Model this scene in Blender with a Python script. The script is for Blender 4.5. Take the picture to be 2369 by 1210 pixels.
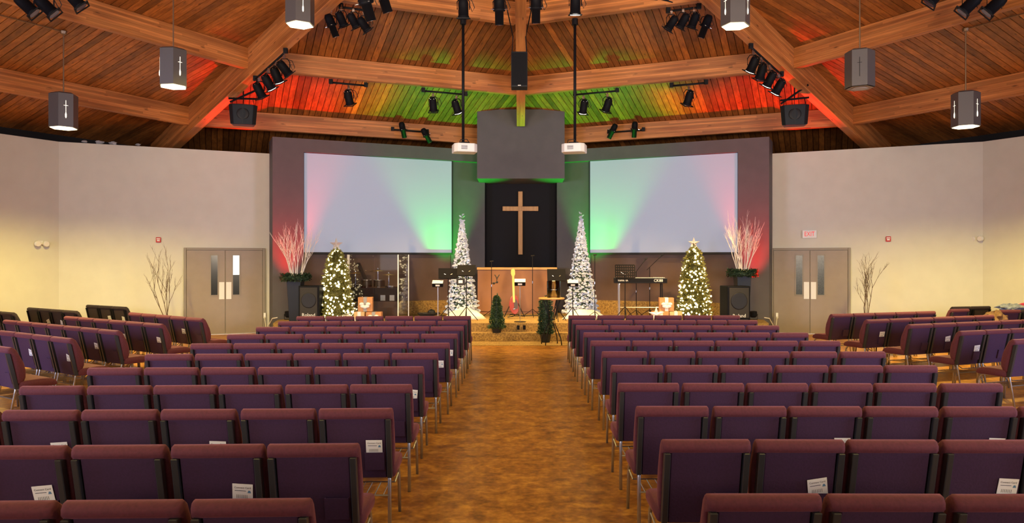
import bpy, bmesh, math, random
from mathutils import Vector, Matrix
for o in list(bpy.data.objects):
    bpy.data.objects.remove(o, do_unlink=True)
scene = bpy.context.scene
COL = scene.collection
R = math.radians
random.seed(7)

# ---------------------------------------------------------------- camera
F, CX, CY, H = 1700.0, 1205.0, 602.0, 1.86
cd = bpy.data.cameras.new('camera'); cam = bpy.data.objects.new('camera', cd); COL.objects.link(cam)
cam.location = (0, 0, H); cam.rotation_euler = (R(90), 0, 0)
cd.sensor_width = 36; cd.lens = F / 2369 * 36
cd.shift_x = -(CX - 1184.5) / 2369; cd.shift_y = -(605 - CY) / 2369
cd.clip_start = .05; cd.clip_end = 200
scene.camera = cam
# ---------------------------------------------------------------- world, daylight, exposure
scene.view_settings.view_transform = 'Standard'; scene.view_settings.look = 'None'
scene.view_settings.gamma = 1; scene.view_settings.use_curve_mapping = False
scene.view_settings.exposure = -0.25
w = bpy.data.worlds.new('world'); scene.world = w; w.use_nodes = True
w.node_tree.nodes['Background'].inputs[0].default_value = (.55, .65, .85, 1)
w.node_tree.nodes['Background'].inputs[1].default_value = .3

def area(name, loc, target, sx, sy, energy, color):
    l = bpy.data.lights.new(name, 'AREA'); l.shape = 'RECTANGLE'; l.size = sx; l.size_y = sy
    l.energy = energy; l.color = color
    o = bpy.data.objects.new(name, l); COL.objects.link(o); o.location = loc
    d = Vector(target) - Vector(loc); o.rotation_euler = d.to_track_quat('-Z', 'Y').to_euler()
    return o
def spot(name, loc, target, deg, energy, color, blend=.4, r=.05):
    l = bpy.data.lights.new(name, 'SPOT'); l.spot_size = R(deg); l.spot_blend = blend
    l.energy = energy; l.color = color; l.shadow_soft_size = r
    o = bpy.data.objects.new(name, l); COL.objects.link(o); o.location = loc
    d = Vector(target) - Vector(loc); o.rotation_euler = d.to_track_quat('-Z', 'Y').to_euler()
    return o
# unseen lamps behind the camera: cool side daylight and an added warm fill
for sx in (-1, 1):
    area('unseen_rear_light', (sx*11.9, 3.6, 2.5), (sx*4, 12, 1.0), 6.0, 2.4, 560, (.60, .67, 1)).data.spread = R(105)
    area('unseen_rear_light', (sx*4.4, -2.2, 3.2), (sx*2.5, 14, 7.6), 5.0, 2.4, 520, (1, .80, .58)).data.spread = R(80)  # warm fill added from the rear to brighten beams and ceiling

# ---------------------------------------------------------------- materials
MATS = {}
def nodes(name):
    m = bpy.data.materials.new(name); m.use_nodes = True
    nt = m.node_tree; b = nt.nodes['Principled BSDF']; MATS[name] = m
    return m, nt, b
def plain(name, col, rough=.6, metal=0, noise=0, nscale=30, bump=0, sheen=0, coat=0, spec=None):
    m, nt, b = nodes(name); b.inputs['Roughness'].default_value = rough; b.inputs['Metallic'].default_value = metal
    c4 = (*col, 1); b.inputs['Base Color'].default_value = c4
    if spec is not None: b.inputs['Specular IOR Level'].default_value = spec
    if sheen:
        b.inputs['Sheen Weight'].default_value = sheen; b.inputs['Sheen Roughness'].default_value = .45
        b.inputs['Sheen Tint'].default_value = (min(1, col[0]*5+.2), min(1, col[1]*5+.15), min(1, col[2]*5+.2), 1)
    if coat: b.inputs['Coat Weight'].default_value = coat; b.inputs['Coat Roughness'].default_value = .25
    if noise or bump:
        tc = nt.nodes.new('ShaderNodeTexCoord'); n = nt.nodes.new('ShaderNodeTexNoise')
        n.inputs['Scale'].default_value = nscale; n.inputs['Detail'].default_value = 4
        nt.links.new(tc.outputs['Object'], n.inputs['Vector'])
        if noise:
            r = nt.nodes.new('ShaderNodeValToRGB')
            r.color_ramp.elements[0].position = .3; r.color_ramp.elements[1].position = .7
            r.color_ramp.elements[0].color = (*[c*(1-noise) for c in col], 1)
            r.color_ramp.elements[1].color = (*[min(1, c*(1+noise)) for c in col], 1)
            nt.links.new(n.outputs['Fac'], r.inputs[0]); nt.links.new(r.outputs[0], b.inputs['Base Color'])
        if bump:
            bp = nt.nodes.new('ShaderNodeBump'); bp.inputs['Strength'].default_value = bump; bp.inputs['Distance'].default_value = .01
            nt.links.new(n.outputs['Fac'], bp.inputs['Height']); nt.links.new(bp.outputs[0], b.inputs['Normal'])
    return m
def emit(name, col, strength, base=None):
    m, nt, b = nodes(name); b.inputs['Base Color'].default_value = (*(base or col), 1)
    b.inputs['Emission Color'].default_value = (*col, 1); b.inputs['Emission Strength'].default_value = strength
    b.inputs['Roughness'].default_value = .5
    return m
def wood(name, dark, light, along=0, rough=.5, stretch=14, lam=0, rnd=.35, knots=True):
    """wood with grain along local axis `along`; lam = lamination height (0 none)"""
    m, nt, b = nodes(name); N = nt.nodes; L = nt.links
    tc = N.new('ShaderNodeTexCoord'); mp = N.new('ShaderNodeMapping'); L.new(tc.outputs['Object'], mp.inputs['Vector'])
    s = [stretch]*3; s[along] = stretch*.06; mp.inputs['Scale'].default_value = s
    oi = N.new('ShaderNodeObjectInfo')
    ad = N.new('ShaderNodeVectorMath'); ad.operation = 'ADD'
    cb = N.new('ShaderNodeCombineXYZ'); ml = N.new('ShaderNodeMath'); ml.operation = 'MULTIPLY'; ml.inputs[1].default_value = 50
    L.new(oi.outputs['Random'], ml.inputs[0])
    for i in range(3): L.new(ml.outputs[0], cb.inputs[i])
    L.new(mp.outputs[0], ad.inputs[0]); L.new(cb.outputs[0], ad.inputs[1])
    n = N.new('ShaderNodeTexNoise'); n.inputs['Scale'].default_value = 1; n.inputs['Detail'].default_value = 5; n.inputs['Roughness'].default_value = .65
    L.new(ad.outputs[0], n.inputs['Vector'])
    r = N.new('ShaderNodeValToRGB'); r.color_ramp.elements[0].position = .32; r.color_ramp.elements[1].position = .68
    r.color_ramp.elements[0].color = (*dark, 1); r.color_ramp.elements[1].color = (*light, 1)
    L.new(n.outputs['Fac'], r.inputs[0])
    # per-piece brightness
    mr = N.new('ShaderNodeMapRange'); mr.inputs[3].default_value = 1-rnd; mr.inputs[4].default_value = 1+rnd
    L.new(oi.outputs['Random'], mr.inputs[0])
    fac = mr.outputs[0]
    if lam:   # each lamination a slightly different tone with a thin dark glue line
        sp = N.new('ShaderNodeSeparateXYZ'); L.new(tc.outputs['Object'], sp.inputs[0])
        dv = N.new('ShaderNodeMath'); dv.operation = 'DIVIDE'; dv.inputs[1].default_value = lam; L.new(sp.outputs[2], dv.inputs[0])
        fl = N.new('ShaderNodeMath'); fl.operation = 'FLOOR'; L.new(dv.outputs[0], fl.inputs[0])
        sx = N.new('ShaderNodeMath'); sx.operation = 'MULTIPLY'; sx.inputs[1].default_value = .45; L.new(sp.outputs[0], sx.inputs[0])
        c2 = N.new('ShaderNodeCombineXYZ'); L.new(fl.outputs[0], c2.inputs[2])
        wn0 = N.new('ShaderNodeTexWhiteNoise'); wn0.noise_dimensions = '1D'; L.new(fl.outputs[0], wn0.inputs['W'])
        a0 = N.new('ShaderNodeMath'); a0.operation = 'ADD'; L.new(sx.outputs[0], a0.inputs[0]); L.new(wn0.outputs['Value'], a0.inputs[1])
        f2 = N.new('ShaderNodeMath'); f2.operation = 'FLOOR'; L.new(a0.outputs[0], f2.inputs[0]); L.new(f2.outputs[0], c2.inputs[0])
        wn = N.new('ShaderNodeTexWhiteNoise'); wn.noise_dimensions = '3D'; L.new(c2.outputs[0], wn.inputs['Vector'])
        m2 = N.new('ShaderNodeMapRange'); m2.inputs[3].default_value = .72; m2.inputs[4].default_value = 1.28; L.new(wn.outputs['Value'], m2.inputs[0])
        fr = N.new('ShaderNodeMath'); fr.operation = 'FRACT'; L.new(dv.outputs[0], fr.inputs[0])
        gt = N.new('ShaderNodeMath'); gt.operation = 'GREATER_THAN'; gt.inputs[1].default_value = .1; L.new(fr.outputs[0], gt.inputs[0])
        m3 = N.new('ShaderNodeMapRange'); m3.inputs[3].default_value = .6; m3.inputs[4].default_value = 1; L.new(gt.outputs[0], m3.inputs[0])
        mm = N.new('ShaderNodeMath'); mm.operation = 'MULTIPLY'; L.new(m2.outputs[0], mm.inputs[0]); L.new(m3.outputs[0], mm.inputs[1])
        fac = mm.outputs[0]
    col = r.outputs[0]
    if knots:
        vo = N.new('ShaderNodeTexVoronoi'); vo.inputs['Scale'].default_value = 1
        mk = N.new('ShaderNodeMapping'); ks = [7]*3; ks[along] = 1.7; mk.inputs['Scale'].default_value = ks
        L.new(tc.outputs['Object'], mk.inputs['Vector']); L.new(mk.outputs[0], vo.inputs['Vector'])
        lt = N.new('ShaderNodeMapRange'); lt.inputs[1].default_value = .05; lt.inputs[2].default_value = .12; lt.inputs[3].default_value = .35; lt.inputs[4].default_value = 1
        L.new(vo.outputs['Distance'], lt.inputs[0])
        mk2 = N.new('ShaderNodeMath'); mk2.operation = 'MULTIPLY'; L.new(fac, mk2.inputs[0]); L.new(lt.outputs[0], mk2.inputs[1]); fac = mk2.outputs[0]
    hs = N.new('ShaderNodeVectorMath'); hs.operation = 'SCALE'; L.new(col, hs.inputs[0]); L.new(fac, hs.inputs['Scale'])
    L.new(hs.outputs[0], b.inputs['Base Color']); b.inputs['Roughness'].default_value = rough
    return m

wood('ceiling_boards', (.17, .052, .010), (.40, .14, .028), along=1, rough=.5, rnd=.42)
wood('glulam', (.33, .105, .026), (.60, .24, .068), along=0, rough=.5, lam=.042, stretch=10)
wood('cross_wood', (.36, .16, .045), (.56, .28, .09), along=2, rough=.45, knots=False, rnd=0)
wood('cap_wood', (.55, .30, .08), (.75, .45, .14), along=0, rough=.4, knots=False, rnd=0)
plain('backing', (.05, .02, .01), .9)
plain('wall_paint', (.66, .655, .565), .75, noise=.03, nscale=3)
plain('rear_paint', (.55, .52, .47), .8)
plain('dark_upper', (.012, .010, .010), .9)
plain('charcoal', (.085, .078, .086), .62, noise=.06, nscale=4)
plain('brown_wall', (.10, .058, .046), .65, noise=.08, nscale=4)
plain('altar_paint', (.30, .14, .07), .6, noise=.08, nscale=3)
plain('alcove_dark', (.011, .010, .013), .7, spec=.15)
plain('door_paint', (.30, .245, .20), .45, noise=.04, nscale=5)
plain('door_frame', (.27, .235, .19), .45)
plain('steel', (.75, .77, .80), .28, 1)
plain('white_plastic', (.80, .80, .78), .4)
plain('black_metal', (.008, .008, .010), .5, .0, spec=.15)
plain('black_satin', (.006, .006, .008), .55, spec=.10)
plain('dark_plastic', (.014, .013, .014), .5, spec=.3)
plain('grille', (.020, .016, .014), .7, noise=.4, nscale=220)
plain('speaker_blue', (.008, .012, .017), .45, spec=.3)
plain('chair_frame', (.42, .43, .45), .32, .9)
plain('upright_metal', (.040, .043, .048), .38, .4)
plain('seat_fabric', (.095, .018, .032), .85, noise=.16, nscale=60, bump=.15, sheen=.3)
plain('back_fabric_cool_lit', (.034, .0095, .042), .85, noise=.14, nscale=80, bump=.15, sheen=.2)  # same burgundy cloth as the seats, cool light put into its colour
plain('black_fabric', (.018, .010, .014), .85, sheen=.15)
plain('foot_rubber', (.01, .01, .01), .7)
plain('card_paper', (.80, .82, .82), .7)
plain('ink', (.05, .055, .09), .7)
plain('ink_blue', (.10, .24, .42), .6)
plain('lamp_metal', (.115, .105, .105), .42, .3)
plain('rod_brass', (.26, .17, .10), .4, .7)
emit('lamp_diffuser', (1, .86, .52), 4.5)
emit('lamp_slot', (1, .93, .75), 1.6)
plain('lamp_off', (.35, .35, .36), .5)
plain('slot_dark', (.01, .01, .01), .9)
emit('lens_lit', (1, .93, .8), 6)
plain('lens_off', (.10, .08, .13), .15)
plain('chrome', (.7, .7, .72), .15, 1)
plain('candle', (.86, .80, .60), .5)
plain('snow', (.82, .80, .74), .9, noise=.06, nscale=12, bump=.4)
plain('branch_white', (.78, .72, .70), .7)
plain('branch_brown', (.12, .075, .045), .8)
plain('pot_black', (.012, .014, .017), .4, spec=.3)
plain('leaf_green', (.030, .065, .022), .6, noise=.4, nscale=20)
plain('leaf_dark', (.018, .045, .020), .6, noise=.4, nscale=20)
plain('leaf_gold_lit', (.20, .19, .045), .6, noise=.4, nscale=20)  # green foliage with the bulbs' golden light put into its colour
plain('flock', (.50, .57, .74), .8, noise=.08, nscale=15)
plain('bark', (.05, .03, .02), .8)
emit('bulb_warm', (1, .84, .50), 6)
emit('bulb_white', (.80, .88, 1), 2.2)
plain('star_silver', (.72, .70, .70), .3, .4)
plain('kraft', (.50, .24, .10), .75, noise=.1, nscale=15)
plain('kraft_pale', (.62, .42, .20), .75, noise=.1, nscale=15)
plain('ribbon', (.80, .79, .77), .5)
plain('ribbon_grey', (.30, .30, .30), .5)
plain('red_sign', (.55, .02, .02), .5)
emit('exit_red', (1, .02, .03), .5, base=(.6, .01, .02))
plain('guitar_red', (.22, .018, .008), .2, coat=.6)
plain('guitar_maple', (.72, .46, .14), .3)
plain('pickguard', (.05, .03, .03), .3)
plain('cable_black', (.012, .012, .012), .6)
plain('cable_white', (.75, .70, .60), .5)
plain('coat_red', (.50, .05, .10), .85, noise=.4, nscale=9)
plain('coat_denim', (.22, .25, .32), .85, noise=.4, nscale=14)
plain('bag_brown', (.20, .11, .05), .8, noise=.4, nscale=14)
plain('clear_wrap', (.42, .44, .46), .25)
plain('cymbal', (.55, .42, .16), .3, 1)
plain('drum_shell', (.03, .012, .012), .25)
plain('drum_head', (.5, .49, .46), .5)
emit('window_pane', (.80, .88, 1), 1.2)  # glowing panes of the added windows, out of view
emit('door_light', (.85, .90, .95), .8)
plain('door_glass_dark', (.02, .025, .03), .15)
plain('textured_glass', (.05, .065, .075), .2, noise=.9, nscale=90)
emit('screen_cloth', (.42, .62, .98), .28, base=(.34, .35, .37))  # projector light put into the cloth as an even glow
plain('screen_border', (.01, .01, .01), .7)
plain('keys_white', (.8, .8, .78), .3)

def carpet_mat():
    m, nt, b = nodes('carpet'); N = nt.nodes; L = nt.links
    tc = N.new('ShaderNodeTexCoord'); n = N.new('ShaderNodeTexNoise'); n.inputs['Scale'].default_value = 26; n.inputs['Detail'].default_value = 6
    n.inputs['Roughness'].default_value = .8
    L.new(tc.outputs['Object'], n.inputs['Vector'])
    r = N.new('ShaderNodeValToRGB'); e = r.color_ramp.elements
    e[0].position = .36; e[0].color = (.10, .05, .018, 1); e[1].position = .62; e[1].color = (.42, .27, .085, 1)
    L.new(n.outputs['Fac'], r.inputs[0]); L.new(r.outputs[0], b.inputs['Base Color'])
    bp = N.new('ShaderNodeBump'); bp.inputs['Strength'].default_value = .6; L.new(n.outputs['Fac'], bp.inputs['Height']); L.new(bp.outputs[0], b.inputs['Normal'])
    b.inputs['Roughness'].default_value = .95
carpet_mat()
def floor_mat():
    m, nt, b = nodes('floor_vinyl'); N = nt.nodes; L = nt.links
    tc = N.new('ShaderNodeTexCoord')
    n = N.new('ShaderNodeTexNoise'); n.inputs['Scale'].default_value = 5.5; n.inputs['Detail'].default_value = 8; n.inputs['Roughness'].default_value = .68
    n2 = N.new('ShaderNodeTexNoise'); n2.inputs['Scale'].default_value = 19; n2.inputs['Detail'].default_value = 3
    L.new(tc.outputs['Object'], n.inputs['Vector']); L.new(tc.outputs['Object'], n2.inputs['Vector'])
    mx = N.new('ShaderNodeMath'); mx.operation = 'MULTIPLY_ADD'; mx.inputs[1].default_value = .45; L.new(n2.outputs['Fac'], mx.inputs[0]); L.new(n.outputs['Fac'], mx.inputs[2])
    r = N.new('ShaderNodeValToRGB'); e = r.color_ramp.elements
    e[0].position = .54; e[0].color = (.18, .068, .013, 1); e[1].position = .92; e[1].color = (.62, .30, .062, 1)
    k = e.new(.72); k.color = (.37, .15, .026, 1)
    L.new(mx.outputs[0], r.inputs[0]); L.new(r.outputs[0], b.inputs['Base Color'])
    rr = N.new('ShaderNodeMapRange'); rr.inputs[3].default_value = .24; rr.inputs[4].default_value = .42; L.new(n.outputs['Fac'], rr.inputs[0]); L.new(rr.outputs[0], b.inputs['Roughness'])
floor_mat()
def acrylic_mat():
    m, nt, b = nodes('acrylic'); N = nt.nodes; L = nt.links
    t = N.new('ShaderNodeBsdfTransparent'); t.inputs[0].default_value = (.93, .93, .93, 1)
    g = N.new('ShaderNodeBsdfGlossy'); g.inputs['Roughness'].default_value = .03
    fr = N.new('ShaderNodeFresnel'); fr.inputs[0].default_value = 1.5
    mx = N.new('ShaderNodeMixShader'); L.new(fr.outputs[0], mx.inputs[0]); L.new(t.outputs[0], mx.inputs[1]); L.new(g.outputs[0], mx.inputs[2])
    L.new(mx.outputs[0], N['Material Output'].inputs[0])
acrylic_mat()

# ---------------------------------------------------------------- mesh helpers
class MB:
    def __init__(s): s.v = []; s.f = []
    def add(s, vs, fs):
        n = len(s.v); s.v += [tuple(v) for v in vs]; s.f += [tuple(i+n for i in f) for f in fs]; return s
    def box(s, x0, x1, y0, y1, z0, z1, M=None):
        vs = [Vector((x, y, z)) for x in (x0, x1) for y in (y0, y1) for z in (z0, z1)]
        if M is not None: vs = [M @ v for v in vs]
        return s.add(vs, [(0, 1, 3, 2), (4, 6, 7, 5), (0, 4, 5, 1), (2, 3, 7, 6), (0, 2, 6, 4), (1, 5, 7, 3)])
    def prism(s, poly, z0, z1):
        n = len(poly); vs = [(p[0], p[1], z0) for p in poly] + [(p[0], p[1], z1) for p in poly]
        fs = [tuple(range(n))[::-1], tuple(range(n, 2*n))] + [(i, (i+1) % n, n+(i+1) % n, n+i) for i in range(n)]
        return s.add(vs, fs)
    def slab(s, poly3, off):
        n = len(poly3); vs = [Vector(p) for p in poly3] + [Vector(p)+Vector(off) for p in poly3]
        return s.add(vs, [tuple(range(n)), tuple(range(n, 2*n))[::-1]] + [(i, (i+1) % n, n+(i+1) % n, n+i) for i in range(n)])
    def tube(s, pts, r, n=6, cap=True):
        pts = [Vector(p) for p in pts]; rs = r if isinstance(r, (list, tuple)) else [r]*len(pts)
        rings = []; up = Vector((0, 0, 1))
        for i, p in enumerate(pts):
            d = (pts[min(i+1, len(pts)-1)] - pts[max(i-1, 0)]).normalized()
            a = d.cross(up)
            if a.length < .05: a = d.cross(Vector((1, 0, 0)))
            a.normalize(); b = d.cross(a).normalized()
            rings.append([p + (a*math.cos(2*math.pi*k/n) + b*math.sin(2*math.pi*k/n))*rs[i] for k in range(n)])
        vs = [v for g in rings for v in g]; fs = []
        for i in range(len(pts)-1):
            for k in range(n): fs.append((i*n+k, i*n+(k+1) % n, (i+1)*n+(k+1) % n, (i+1)*n+k))
        if cap: fs += [tuple(range(n))[::-1], tuple(range((len(pts)-1)*n, len(pts)*n))]
        return s.add(vs, fs)
    def lathe(s, prof, n=16, c=(0, 0, 0), M=None, a0=0):
        vs = []; fs = []
        for r, z in prof:
            for k in range(n):
                a = a0 + 2*math.pi*k/n; v = Vector((c[0]+r*math.cos(a), c[1]+r*math.sin(a), c[2]+z)); vs.append(M @ v if M is not None else v)
        for i in range(len(prof)-1):
            for k in range(n): fs.append((i*n+k, i*n+(k+1) % n, (i+1)*n+(k+1) % n, (i+1)*n+k))
        fs += [tuple(range(n))[::-1], tuple(range((len(prof)-1)*n, len(prof)*n))]
        return s.add(vs, fs)
    def ball(s, c, r, sq=(1, 1, 1), n=8, m=5, jit=0, rng=None):
        prof = [(max(.02, math.sin(math.pi*i/m)), -math.cos(math.pi*i/m)) for i in range(m+1)]
        vs = []; fs = []
        for q, z in prof:
            for k in range(n):
                a = 2*math.pi*k/n; j = 1 + (rng.uniform(-jit, jit) if rng else 0)
                vs.append((c[0]+r*sq[0]*q*math.cos(a)*j, c[1]+r*sq[1]*q*math.sin(a)*j, c[2]+r*sq[2]*z*j))
        for i in range(m):
            for k in range(n): fs.append((i*n+k, i*n+(k+1) % n, (i+1)*n+(k+1) % n, (i+1)*n+k))
        fs += [tuple(range(n))[::-1], tuple(range(m*n, m*n+n))]
        return s.add(vs, fs)
    def mesh(s, name, mat, smooth=False, bevel=0, seg=2):
        me = bpy.data.meshes.new(name); me.from_pydata(s.v, [], s.f)
        bm = bmesh.new(); bm.from_mesh(me); bmesh.ops.recalc_face_normals(bm, faces=bm.faces)
        if bevel: bmesh.ops.bevel(bm, geom=list(bm.edges), offset=bevel, segments=seg, profile=.5, affect='EDGES', clamp_overlap=True)
        if smooth:
            for f in bm.faces: f.smooth = True
        bm.to_mesh(me); bm.free(); me.materials.append(MATS[mat]); return me
    def build(s, name, mat, parent=None, smooth=False, bevel=0, seg=2, kind=None):
        return link(name, s.mesh(name, mat, smooth, bevel, seg), parent, kind)
def link(name, me, parent=None, kind=None):
    o = bpy.data.objects.new(name, me); COL.objects.link(o)
    if parent is not None: o.parent = parent
    if kind: o['kind'] = kind
    return o
def thing(name, label, cat, loc=(0, 0, 0), rz=0, group=None):
    o = bpy.data.objects.new(name, None); COL.objects.link(o); o.empty_display_size = .1
    o.location = loc; o.rotation_euler = (0, 0, rz); return tag(o, label, cat, group)
def tag(o, label, cat, group=None):
    o['label'] = label; o['category'] = cat
    if group: o['group'] = group
    return o
def copy_tree(o, parent=None):
    c = o.copy(); COL.objects.link(c); c.parent = parent
    for ch in list(CH.get(o.name, o.children)): copy_tree(ch, c)
    return c
CH = {}
def text_mesh(body, size, mat, name, depth=.0005):
    cu = bpy.data.curves.new(name, 'FONT'); cu.body = body; cu.size = size; cu.align_x = 'CENTER'; cu.align_y = 'CENTER'; cu.extrude = depth; cu.resolution_u = 2
    t = bpy.data.objects.new(name, cu); COL.objects.link(t)
    dg = bpy.context.evaluated_depsgraph_get(); me = bpy.data.meshes.new_from_object(t.evaluated_get(dg))
    bpy.data.objects.remove(t, do_unlink=True); me.materials.clear(); me.materials.append(MATS[mat]); return me
def X(px, Y): return (px - CX) * Y / F
def Z(py, Y): return H + (CY - py) * Y / F
def at(px, py, Y): return Vector((X(px, Y), Y, Z(py, Y)))
DRUM, KEYS = 'drum-shield side', 'keyboard side'

# ---------------------------------------------------------------- roof geometry (octagon, apex over the aisle)
AY, KA, SL, HD, PD = 9.895, 5.78, .237, .62, .44      # apex Y, hip-bottom height over eye, slope, hip depth, purlin depth
def roofZ(S): return H + KA + HD - SL*S
def hipPoint(i, S):          # i: 0 front, 1 front-left 45, 2 left, ... 8 directions anticlockwise seen from above
    a, b = .70711, 1.10
    P = [(0, 1), (-a, a), (-b, 0), (-a, -a), (0, -1), (a, -a), (b, 0), (a, a)]
    return Vector((P[i % 8][0]*S, AY + P[i % 8][1]*S, 0))
APEX = Vector((0, AY, roofZ(0)))
SE = 14.6
def ceiling_panel(i, boards):
    E0, E1 = hipPoint(i, SE), hipPoint(i+1, SE); E0.z = E1.z = roofZ(SE)
    d = (E1-E0); d.z = 0; d.normalize(); p = Vector((d.y, -d.x, 0))        # outward perpendicular
    if p.dot(E0 - Vector((0, AY, 0))) < 0: p = -p
    D = p.dot(Vector((E0.x, E0.y-AY, 0))); a = d.dot(Vector((E0.x, E0.y-AY, 0))); b = d.dot(Vector((E1.x, E1.y-AY, 0)))
    sl = (APEX.z - roofZ(SE))/D
    root_loc = APEX
    ang = math.atan2(p.y, p.x) - math.pi/2
    M = Matrix.Rotation(-ang, 4, 'Z')
    ux = (M @ d).x                                  # +-1
    lo, hi = sorted((a*ux, b*ux))
    z = lambda wv: -sl*wv
    top = .035 if boards else 0
    m = MB().slab([(0, 0, top), (lo, D, z(D)+top), (hi, D, z(D)+top)], (0, 0, .12))
    o = m.build('ceiling', 'backing' if boards else 'ceiling_boards', None, kind='structure'); o.location = root_loc; o.rotation_euler = (0, 0, ang)
    o['label'] = 'sloping roof panel of stained tongue-and-groove cedar boards'
    if not boards: return
    BW = .145; n0 = math.floor(lo/BW); n1 = math.ceil(hi/BW); g = .007
    def wmin(u): return D*u/hi if u >= 0 else D*u/lo
    for k in range(n0, n1):
        u0, u1 = max(lo, k*BW)+g, min(hi, (k+1)*BW)-g
        if u1-u0 < .02: continue
        pts = [(u0, D), (u1, D), (u1, min(D, wmin(u1)))]
        if u0 < 0 < u1: pts.append((0, 0))
        pts.append((u0, min(D, wmin(u0))))
        clean = []
        for q in pts:
            if not clean or (abs(q[0]-clean[-1][0])+abs(q[1]-clean[-1][1])) > .01: clean.append(q)
        if len(clean) < 3: continue
        MB().slab([(u, v, z(v)) for u, v in clean], (0, 0, .03)).build('ceiling_board', 'ceiling_boards', o)
for i in range(8): ceiling_panel(i, i in (0, 7, 1, 6))

def beam(name, p0, p1, wd, dp, label, grp=None):
    """box beam whose top centre line runs p0-p1"""
    p0, p1 = Vector(p0), Vector(p1); x = (p1-p0); L = x.length; x.normalize()
    y = Vector((0, 0, 1)).cross(x).normalized(); z = x.cross(y)
    o = MB().box(0, L, -wd/2, wd/2, -dp, 0).build(name, 'glulam', None, bevel=.008, seg=1)
    o.matrix_world = Matrix(((x.x, y.x, z.x, p0.x), (x.y, y.y, z.y, p0.y), (x.z, y.z, z.z, p0.z), (0, 0, 0, 1)))
    return tag(o, label, 'beam', grp)
HW = .215
hl = ['glulam hip beam over the aisle ending at the charcoal box above the cross',
      'sloping glulam hip beam above the drum shield carrying a rail of spotlights', 'glulam hip beam over the side seating by the plain double doors',
      'glulam hip beam behind the seating on the drum-shield side', 'glulam hip beam over the rear of the aisle', 'glulam hip beam behind the seating on the keyboard side',
      'glulam hip beam over the side seating by the EXIT doors', 'sloping glulam hip beam above the keyboard carrying a rail of spotlights']
for i in range(8):
    S1 = 9.62 if i == 0 else 13.9
    a, b = hipPoint(i, .35), hipPoint(i, S1); a.z = roofZ(.35)-.005; b.z = roofZ(S1)-.005
    beam('hip_beam', a, b, HW, HD*.975, hl[i])
PS = (5.05, 8.14, 11.37); pn = ('upper', 'middle', 'lowest')
for j, S in enumerate(PS):
    for i in (7, 0, 1, 6):
        A, B = hipPoint(i, S), hipPoint(i+1, S); A.z = B.z = roofZ(S)+.012
        d = (B-A).normalized(); gap = HW/2/math.sin(R(67)) + .01
        side = {0: 'over the drum-shield screen', 7: 'over the keyboard-side screen', 1: 'over the side seats by the plain doors', 6: 'over the side seats by the EXIT doors'}[i]
        a2, b2 = A + d*gap, B - d*gap
        if S == PS[2] and i == 0: a2 = A + d*((1.19)/abs(d.x))
        if S == PS[2] and i == 7: b2 = B - d*((1.19)/abs(d.x))
        beam('purlin_beam', a2, b2, .15, PD, f'{pn[j]} horizontal glulam purlin {side}')

# ---------------------------------------------------------------- floor and walls
OUT = [hipPoint(i, 14.2) for i in range(8)]
MB().prism([(p.x, p.y) for p in OUT], -.1, 0).build('floor', 'floor_vinyl', kind='structure')['label'] = 'glossy mottled brown vinyl floor'
def wallseg(name, a, b, z0, z1, th, mat, label):
    a, b = Vector((a[0], a[1], 0)), Vector((b[0], b[1], 0)); d = (b-a).normalized(); n = Vector((-d.y, d.x, 0))
    c = Vector((0, 8, 0)) - (a+b)/2
    if n.dot(c) > 0: n = -n
    o = MB().prism([(p.x, p.y) for p in (a, b, b+n*th, a+n*th)], z0, z1).build(name, mat, kind='structure'); o['label'] = label; return o
topZ = roofZ(14.2) + .05
for i, nm in ((0, 'front_left'), (7, 'front_right'), (1, 'side_left'), (6, 'side_right')):
    wallseg('wall_outer_'+nm, OUT[i], OUT[(i+1) % 8], 0, topZ, .1, 'dark_upper', 'dark outer wall behind the pale partition')
for i, nm in ((2, 'rear_left'), (3, 'rear_centre_left'), (4, 'rear_centre_right'), (5, 'rear_right')):
    wallseg('wall_'+nm, OUT[i], OUT[i+1], 0, topZ, .1, 'rear_paint', 'pale rear wall with added windows')
WT = H + 2.75
def white_walls(s, nm):
    c0, c1, c2 = (s*6.45, 18.97), (s*10.72, 17.05), (s*14.05, 11.0)
    # one partition in two planes
    wallseg('wall_partition_front_'+nm, c0, c1, 0, WT, .2, 'wall_paint', 'pale partition wall with the grey double doors')
    wallseg('wall_partition_side_'+nm, c1, c2, 0, WT, .2, 'wall_paint', 'pale partition wall beside the angled seating')
white_walls(-1, 'left'); white_walls(1, 'right')
# unseen windows added behind the viewer to light the rear rows
def window(n, c, rz, wd, ht):
    o = thing_struct('window_%d' % n, c, rz)
    MB().box(-wd/2, wd/2, -.02, .02, -ht/2, ht/2).build('pane', 'window_pane', o)
    f = MB()
    for x in (-wd/2, 0, wd/2): f.box(x-.04, x+.04, .0, .06, -ht/2-.04, ht/2+.04)
    for z in (-ht/2, ht/2): f.box(-wd/2, wd/2, .0, .06, z-.04, z+.04)
    f.build('window_frame', 'white_plastic', o)
def thing_struct(name, loc, rz):
    o = bpy.data.objects.new(name, None); COL.objects.link(o); o.location = loc; o.rotation_euler = (0, 0, rz); o['kind'] = 'structure'; return o
for n, (i, wd) in enumerate(((2, 6.0), (5, 6.0), (3, 5), (4, 5))):
    a, b = OUT[i], OUT[i+1]; m = (a+b)/2; d = (b-a).normalized(); nv = Vector((-d.y, d.x, 0))
    if nv.dot(Vector((0, AY, 0))-m) < 0: nv = -nv
    m = m + nv*.05; window(n+1, (m.x, m.y, 2.6), math.atan2(nv.y, nv.x)-math.pi/2, wd, 2.6)

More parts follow.
